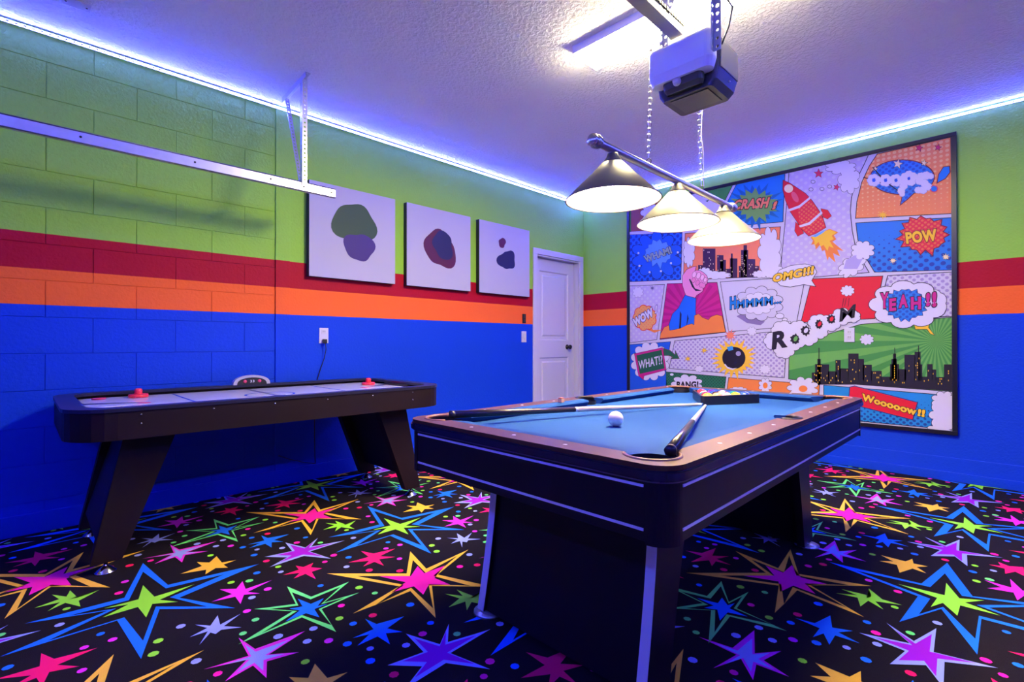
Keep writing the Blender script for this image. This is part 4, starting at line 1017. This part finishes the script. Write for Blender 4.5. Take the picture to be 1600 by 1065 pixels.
P = [(262, 632), (268, 600), (290, 560), (320, 545), (326, 580), (360, 575), (400, 565), (440, 545), (475, 535), (490, 545), (492, 480), (520, 470), (545, 495), (560, 500), (585, 510), (600, 490), (640, 475), (675, 485), (697, 588)]
a.px(cC, P, ORG, 6.8, LW*.6); a.done()
# -- HMMMM
pn = panel(PP((1126, 440.6), (1258, 432), (1243, 509), (1139, 517.5)), paper)
a = Art('thought_cloud', pn); a.px(cC, [(770, 485), (840, 530), (930, 545), (960, 520), (900, 500), (800, 470)], ink('dusk', (.22, .16, .34)), 1.8)
a.poly(pxcloud(cC, 920, 400, 148, 105, 11, .10), ink('pale_print', (.56, .52, .64)), 2.6, LW*.8); a.poly(pxcloud(cC, 915, 400, 105, 68, 10, .10), W_, 3.6, LW*.5)
for x, y, rx, ry in ((1058, 483, 27, 17), (1092, 508, 16, 10), (1122, 526, 9, 7)): a.poly(pxell(cC, x, y, rx, ry), W_, 3, LW*.7)
a.done()
a = Art('lettering', pn); a.text(cC, 'H', (727, 440), (767, 434), (727, 358), BLUE, 5, .05, .05); a.text(cC, 'MMMM', (775, 432), (1012, 408), (775, 380), BLUE, 5, .018, .04); a.text(cC, '...', (1020, 404), (1068, 398), (1020, 392), BLUE, 5, .03, .04); a.done()
# -- red panel
pn = panel(PP((1269, 436), (1378.6, 431.5), (1366.5, 497), (1252, 503)), RED)
a = Art('cloud', pn); a.poly(pxcloud(cD, 370, 192, 34, 26, 9), W_, 3, LW*.4)
for x0, x1 in ((348, 340), (362, 352), (378, 372)): a.px(cD, [(x0, 232), (x0+3, 232), (x1+3, 280), (x1, 280)], K, 3); a.done()
a.done()
# -- YEAH
pn = panel([mp((1387.6, 431)), mp((1487, 425.5)), mp((1487, 493.5)), mp((1370, 498))], LAVD)
a = Art('speech_cloud', pn); a.px(cD, [(765, 372), (828, 368), (818, 395), (852, 438), (830, 430), (812, 405), (748, 405), (742, 385)], YEL, 4, LW*.5)
a.poly(pxcloud(cD, 705, 268, 200, 122, 9, .08), W_, 5, LW*.9); a.poly(pxcloud(cD, 860, 262, 58, 68, 6, .08), W_, 5.2, LW*.6); a.poly(pxcloud(cD, 690, 262, 160, 95, 9, .08), W_, 5.6)
a.poly(pxburst(cD, 690, 268, 122, 90, 18, .86, 5, .08), BUBD, 6.4, LW*.5); a.done()
a = Art('lettering', pn)
for ch, x0, x1, y0, y1 in (('Y', 553, 598, 205, 292), ('E', 602, 640, 236, 306), ('A', 655, 705, 215, 288), ('H', 722, 778, 228, 298), ('!', 806, 828, 205, 280), ('!', 840, 864, 200, 284)): a.text(cD, ch, (x0, y1), (x1, y1-4), (x0, y0), MAG, 8, .05, .05)
a.done()
# -- big green skyline with rays
gp = [mp((1487, 496)), mp((1487, 611)), mp((1232.7, 591.5)), mp((1234, 540)), mp((1345, 507))]; pn = panel(gp, GRN)
gq = gp if area(gp) > 0 else gp[::-1]
a = Art('sun_rays', pn)
for k in range(32):
    t0 = 2*PI*k/32; P = [(860, 470)]+[(860+1100*math.cos(t_), 470+1100*math.sin(t_)) for t_ in (t0, t0+.098)]; Q = yz(cD, P)
    for i in range(len(gq)):
        A_, B_ = gq[i-1], gq[i]; out = []
        for j in range(len(Q)):
            p, q = Q[j-1], Q[j]; sp = (B_[0]-A_[0])*(p[1]-A_[1])-(B_[1]-A_[1])*(p[0]-A_[0]); sq = (B_[0]-A_[0])*(q[1]-A_[1])-(B_[1]-A_[1])*(q[0]-A_[0])
            if (sp >= 0) != (sq >= 0): u = sp/(sp-sq); out.append((p[0]+(q[0]-p[0])*u, p[1]+(q[1]-p[1])*u))
            if sq >= 0: out.append(q)
        Q = out
        if len(Q) < 3: break
    if len(Q) >= 3: a.poly(Q, LGR, 1.6)
a.done()
a = Art('skyline', pn); skyline(a, cD, 712, [(172, 200, 645), (190, 232, 598), (203, 222, 570), (210, 215, 508), (232, 268, 600), (262, 310, 638), (303, 332, 575), (325, 376, 622), (374, 432, 540), (430, 462, 570), (455, 505, 602), (500, 560, 636), (555, 612, 668), (606, 656, 598), (614, 644, 570), (622, 640, 540), (630, 634, 508), (650, 695, 626), (686, 745, 546), (742, 776, 530), (762, 767, 495), (770, 785, 600), (780, 815, 668), (812, 842, 598), (838, 862, 628), (858, 908, 670), (905, 948, 600)], K, 2.6, 12); a.px(cD, [(165, 690), (950, 690), (950, 748), (165, 690)], K, 2.7); a.done()
a = Art('cloud', pn); a.poly(pxcloud(cD, 477, 462, 34, 26, 9), W_, 3, LW*.4); a.done()
# -- ROOOM letters on clouds across the panels
a = Art('cloud_lettering', mural)
for x, y, r in ((12, 410, 60), (20, 520, 55), (70, 470, 62), (100, 400, 50), (150, 450, 55), (210, 370, 55), (215, 420, 45), (275, 370, 55), (340, 335, 55), (400, 335, 40), (-30, 470, 60)): a.poly(pxcloud(cD, x, y, r, r*.8, 7, .08), W_, 4.8, LW*.8)
for x, y, r in ((12, 410, 56), (20, 520, 51), (70, 470, 58), (100, 400, 46), (150, 450, 51), (210, 370, 51), (215, 420, 41), (275, 370, 51), (340, 335, 51), (400, 335, 36), (-30, 470, 56)): a.poly(pxcloud(cD, x, y, r, r*.8, 7, .08), W_, 5.4)
a.text(cC, 'R', (1005, 708), (1112, 690), (1000, 592), K, 6.5, .045, shear=.1)
q = random.Random(3)
for x, y, rx, ry in ((80, 460, 27, 31), (138, 414, 28, 30), (213, 378, 24, 28), (280, 350, 26, 27)):
    a.poly(pxburst(cD, x, y, rx, ry, 9, .78, int(x), .12), K, 6.2); a.poly(pxell(cD, x+3, y-2, rx*.38, ry*.5, rot=.5), RED if x > 200 else LGR if x < 100 else W_, 6.8)
a.text(cD, 'M', (325, 366), (424, 336), (318, 296), K, 6.5, .016, shear=.15); a.done()
# -- OMG!!! bubble over three panels
a = Art('speech_bubble', mural)
P = [(1100, 165), (1160, 140), (1235, 132), (1310, 145), (1340, 165)]
a.px(ident, [(1210, 436), (1218, 422), (1236, 415), (1258, 412.5), (1272, 416), (1276, 425), (1268, 438), (1274, 447), (1256, 444), (1235, 448), (1220, 446)], W_, 6, LW*.8)
a.text(cD, 'OMG!!!', (-42, 147), (188, 100), (-45, 102), YEL, 7.5, .05, .05, shear=.15); a.done()
# -- WHAT?!
pn = panel([(LMAX, mp((985, 538.5))[1]), mp((1047.5, 534)), mp((1040, 576)), mp((1043, 612)), (mp((1043, 612))[0], MZ0+.02), (LMAX, MZ0+.02)], ROYAL)
a = Art('cloud', pn); a.poly(pxcloud(cC, 195, 785, 118, 118, 12, .10), W_, 2, LW*.5); a.done()
a = Art('sign', pn); a.px(cC, [(285, 700), (330, 715), (365, 745), (362, 712), (388, 765), (335, 768), (350, 755), (320, 745), (290, 745)], DGR, 3.5, LW*.9, ink('wine', (.16, .004, .03)))
a.px(cC, [(92, 735), (278, 695), (302, 840), (155, 880), (150, 905), (120, 880)], MAG, 4, LW*.7, ink('wine', (.16, .004, .03))); a.px(cC, [(105, 745), (272, 708), (292, 832), (128, 868)], DGR, 5); a.done()
a = Art('lettering', pn); a.text(cC, 'WHAT!?', (128, 838), (285, 800), (118, 782), W_, 6.5, .02, .03, ink('night', (.01, .05, .03)), shear=.2); a.done()
# -- bomb
pn = panel(PP((1054.5, 532.6), (1230, 516.5), (1225, 589.5), (1046, 575)), LAVD)
a = Art('burst', pn); a.poly(pxburst(cC, 755, 765, 148, 122, 22, .68, 3, .16), YEL, 2.4, LW*.4, ORG); a.done(); a.poly(pxburst(cC, 728, 612, 42, 40, 10, .4, 7), CRL, 3, LW*.4, MAG); a.done()
a.poly(pxburst(cC, 555, 712, 24, 22, 7, .35, 2), YEL, 2.4, LW*.3); a.done(); a.poly(pxburst(cC, 448, 768, 24, 22, 7, .35, 4), YEL, 2.4, LW*.3); a.done(); a.poly(pxcloud(cC, 522, 835, 26, 20, 7), W_, 2.4, LW*.4); a.done(); a.poly(pxcloud(cC, 960, 838, 34, 26, 9), W_, 2.4, LW*.3); a.done(); a.poly(pxcloud(cC, 872, 585, 28, 26, 8), W_, 3, LW*.3); a.done()
a = Art('bomb', pn); a.poly(pxell(cC, 753, 762, 77, 74, 36), K, 4); a.poly(pxell(cC, 783, 733, 17, 16), ink('highlight_grey', (.34, .30, .44)), 5); a.px(cC, [(706, 690), (745, 682), (750, 708), (718, 716)], ink('fuse_blue', (.03, .28, .62)), 5)
a.px(cC, [(694, 800), (712, 822), (745, 832), (775, 828), (745, 842), (710, 832), (690, 808)], W_, 5); a.done()
# -- BANG, orange clouds
yB0, yB1 = mp((1041, 600))[0], mp((1133, 600))[0]
pn = panel([mp((1040.5, 581)), mp((1134, 589)), mp((1131, 612)), (yB1+.02, MZ0+.02), (yB0-.0, MZ0+.02)], GRND)
a = Art('cloud', pn); a.poly(pxcloud(cC, 440, 935, 92, 55, 9), W_, 2.4, LW*.6); a.done(); a.poly(pxell(cC, 340, 872, 12, 8), W_, 2.4); a.done()
a = Art('lettering', pn); a.text(cC, 'BANG!', (372, 962), (518, 962), (372, 918), K, 4, .05); a.done()
pn = panel([mp((1139, 590)), mp((1280, 601.5)), mp((1278, 640)), (mp((1278, 640))[0], MZ0+.02), (yB1-.012, MZ0+.02), mp((1136, 612))], ORG)
a = Art('cloud', pn); a.poly(pxcloud(cC, 962, 945, 38, 42, 8, .2), W_, 2.4, LW*.5); a.done(); a.poly(pxell(cC, 962, 945, 16, 20), ORG, 3.2); a.done(); a.poly(pxcloud(cD, 122, 730, 75, 52, 9, .18), W_, 2.6, LW*.5); a.done(); a.poly(pxell(cD, 124, 735, 24, 18), ORG, 3.4); a.done(); a.poly(pxcloud(cC, 780, 975, 55, 18, 8), W_, 2.4, LW*.4); a.done()
# -- WOOOOOW
yW = mp((1287.6, 602))[0]
pn = panel([mp((1287.6, 602)), mp((1487, 618.5)), (RMIN, MZ0+.012), (yW, MZ0+.012)], WOOD)
a = Art('cloud', pn); a.poly(pxcloud(cD, 905, 800, 62, 45, 8), W_, 2.4, LW*.6); a.done(); a.poly(pxcloud(cD, 905, 880, 72, 75, 9), W_, 2.6, LW*.6); a.done(); a.poly(pxcloud(cD, 880, 960, 60, 30, 8), W_, 2.8, LW*.5); a.done(); a.poly([mp(cD((905, 800))), mp(cD((950, 800))), mp(cD((950, 960))), mp(cD((890, 960)))], W_, 3.2); a.done()
a = Art('sign', pn); a.px(cD, [(385, 728), (410, 722), (755, 812), (730, 905), (380, 815)], RED, 4, LW*1.2, ink('night_blue', (.02, .03, .16))); a.done()
a = Art('lettering', pn); a.text(cD, 'Wooooow', (448, 800), (752, 885), (452, 760), YEL, 6, .05, .05); a.text(cD, '!!', (757, 886), (798, 893), (762, 845), YEL, 6, .06, .05); a.done()
# outlet through the mural
v = on_x(1327.5, 523, XM)
t = thing('wall_outlet', 'white wall outlet set into the green panel of the comic mural', 'outlet', (XM-.0055, v.y, v.z))
add_box_obj('cover_plate', (-.006, .0, -.037, .037, -.06, .06), white_paint, t, bev=.002)
for z in (-.02, .022):
    s_ = add_box_obj('socket', (-.0085, -.006, -.016, .016, z-.015, z+.015), MATS['ivory_plastic'], t, bev=.001)
    for y in (-.006, .006): add_box_obj('socket_slot', (-.009, -.0085, y-.0013, y+.0013, z-.004, z+.008), black_plastic, s_)
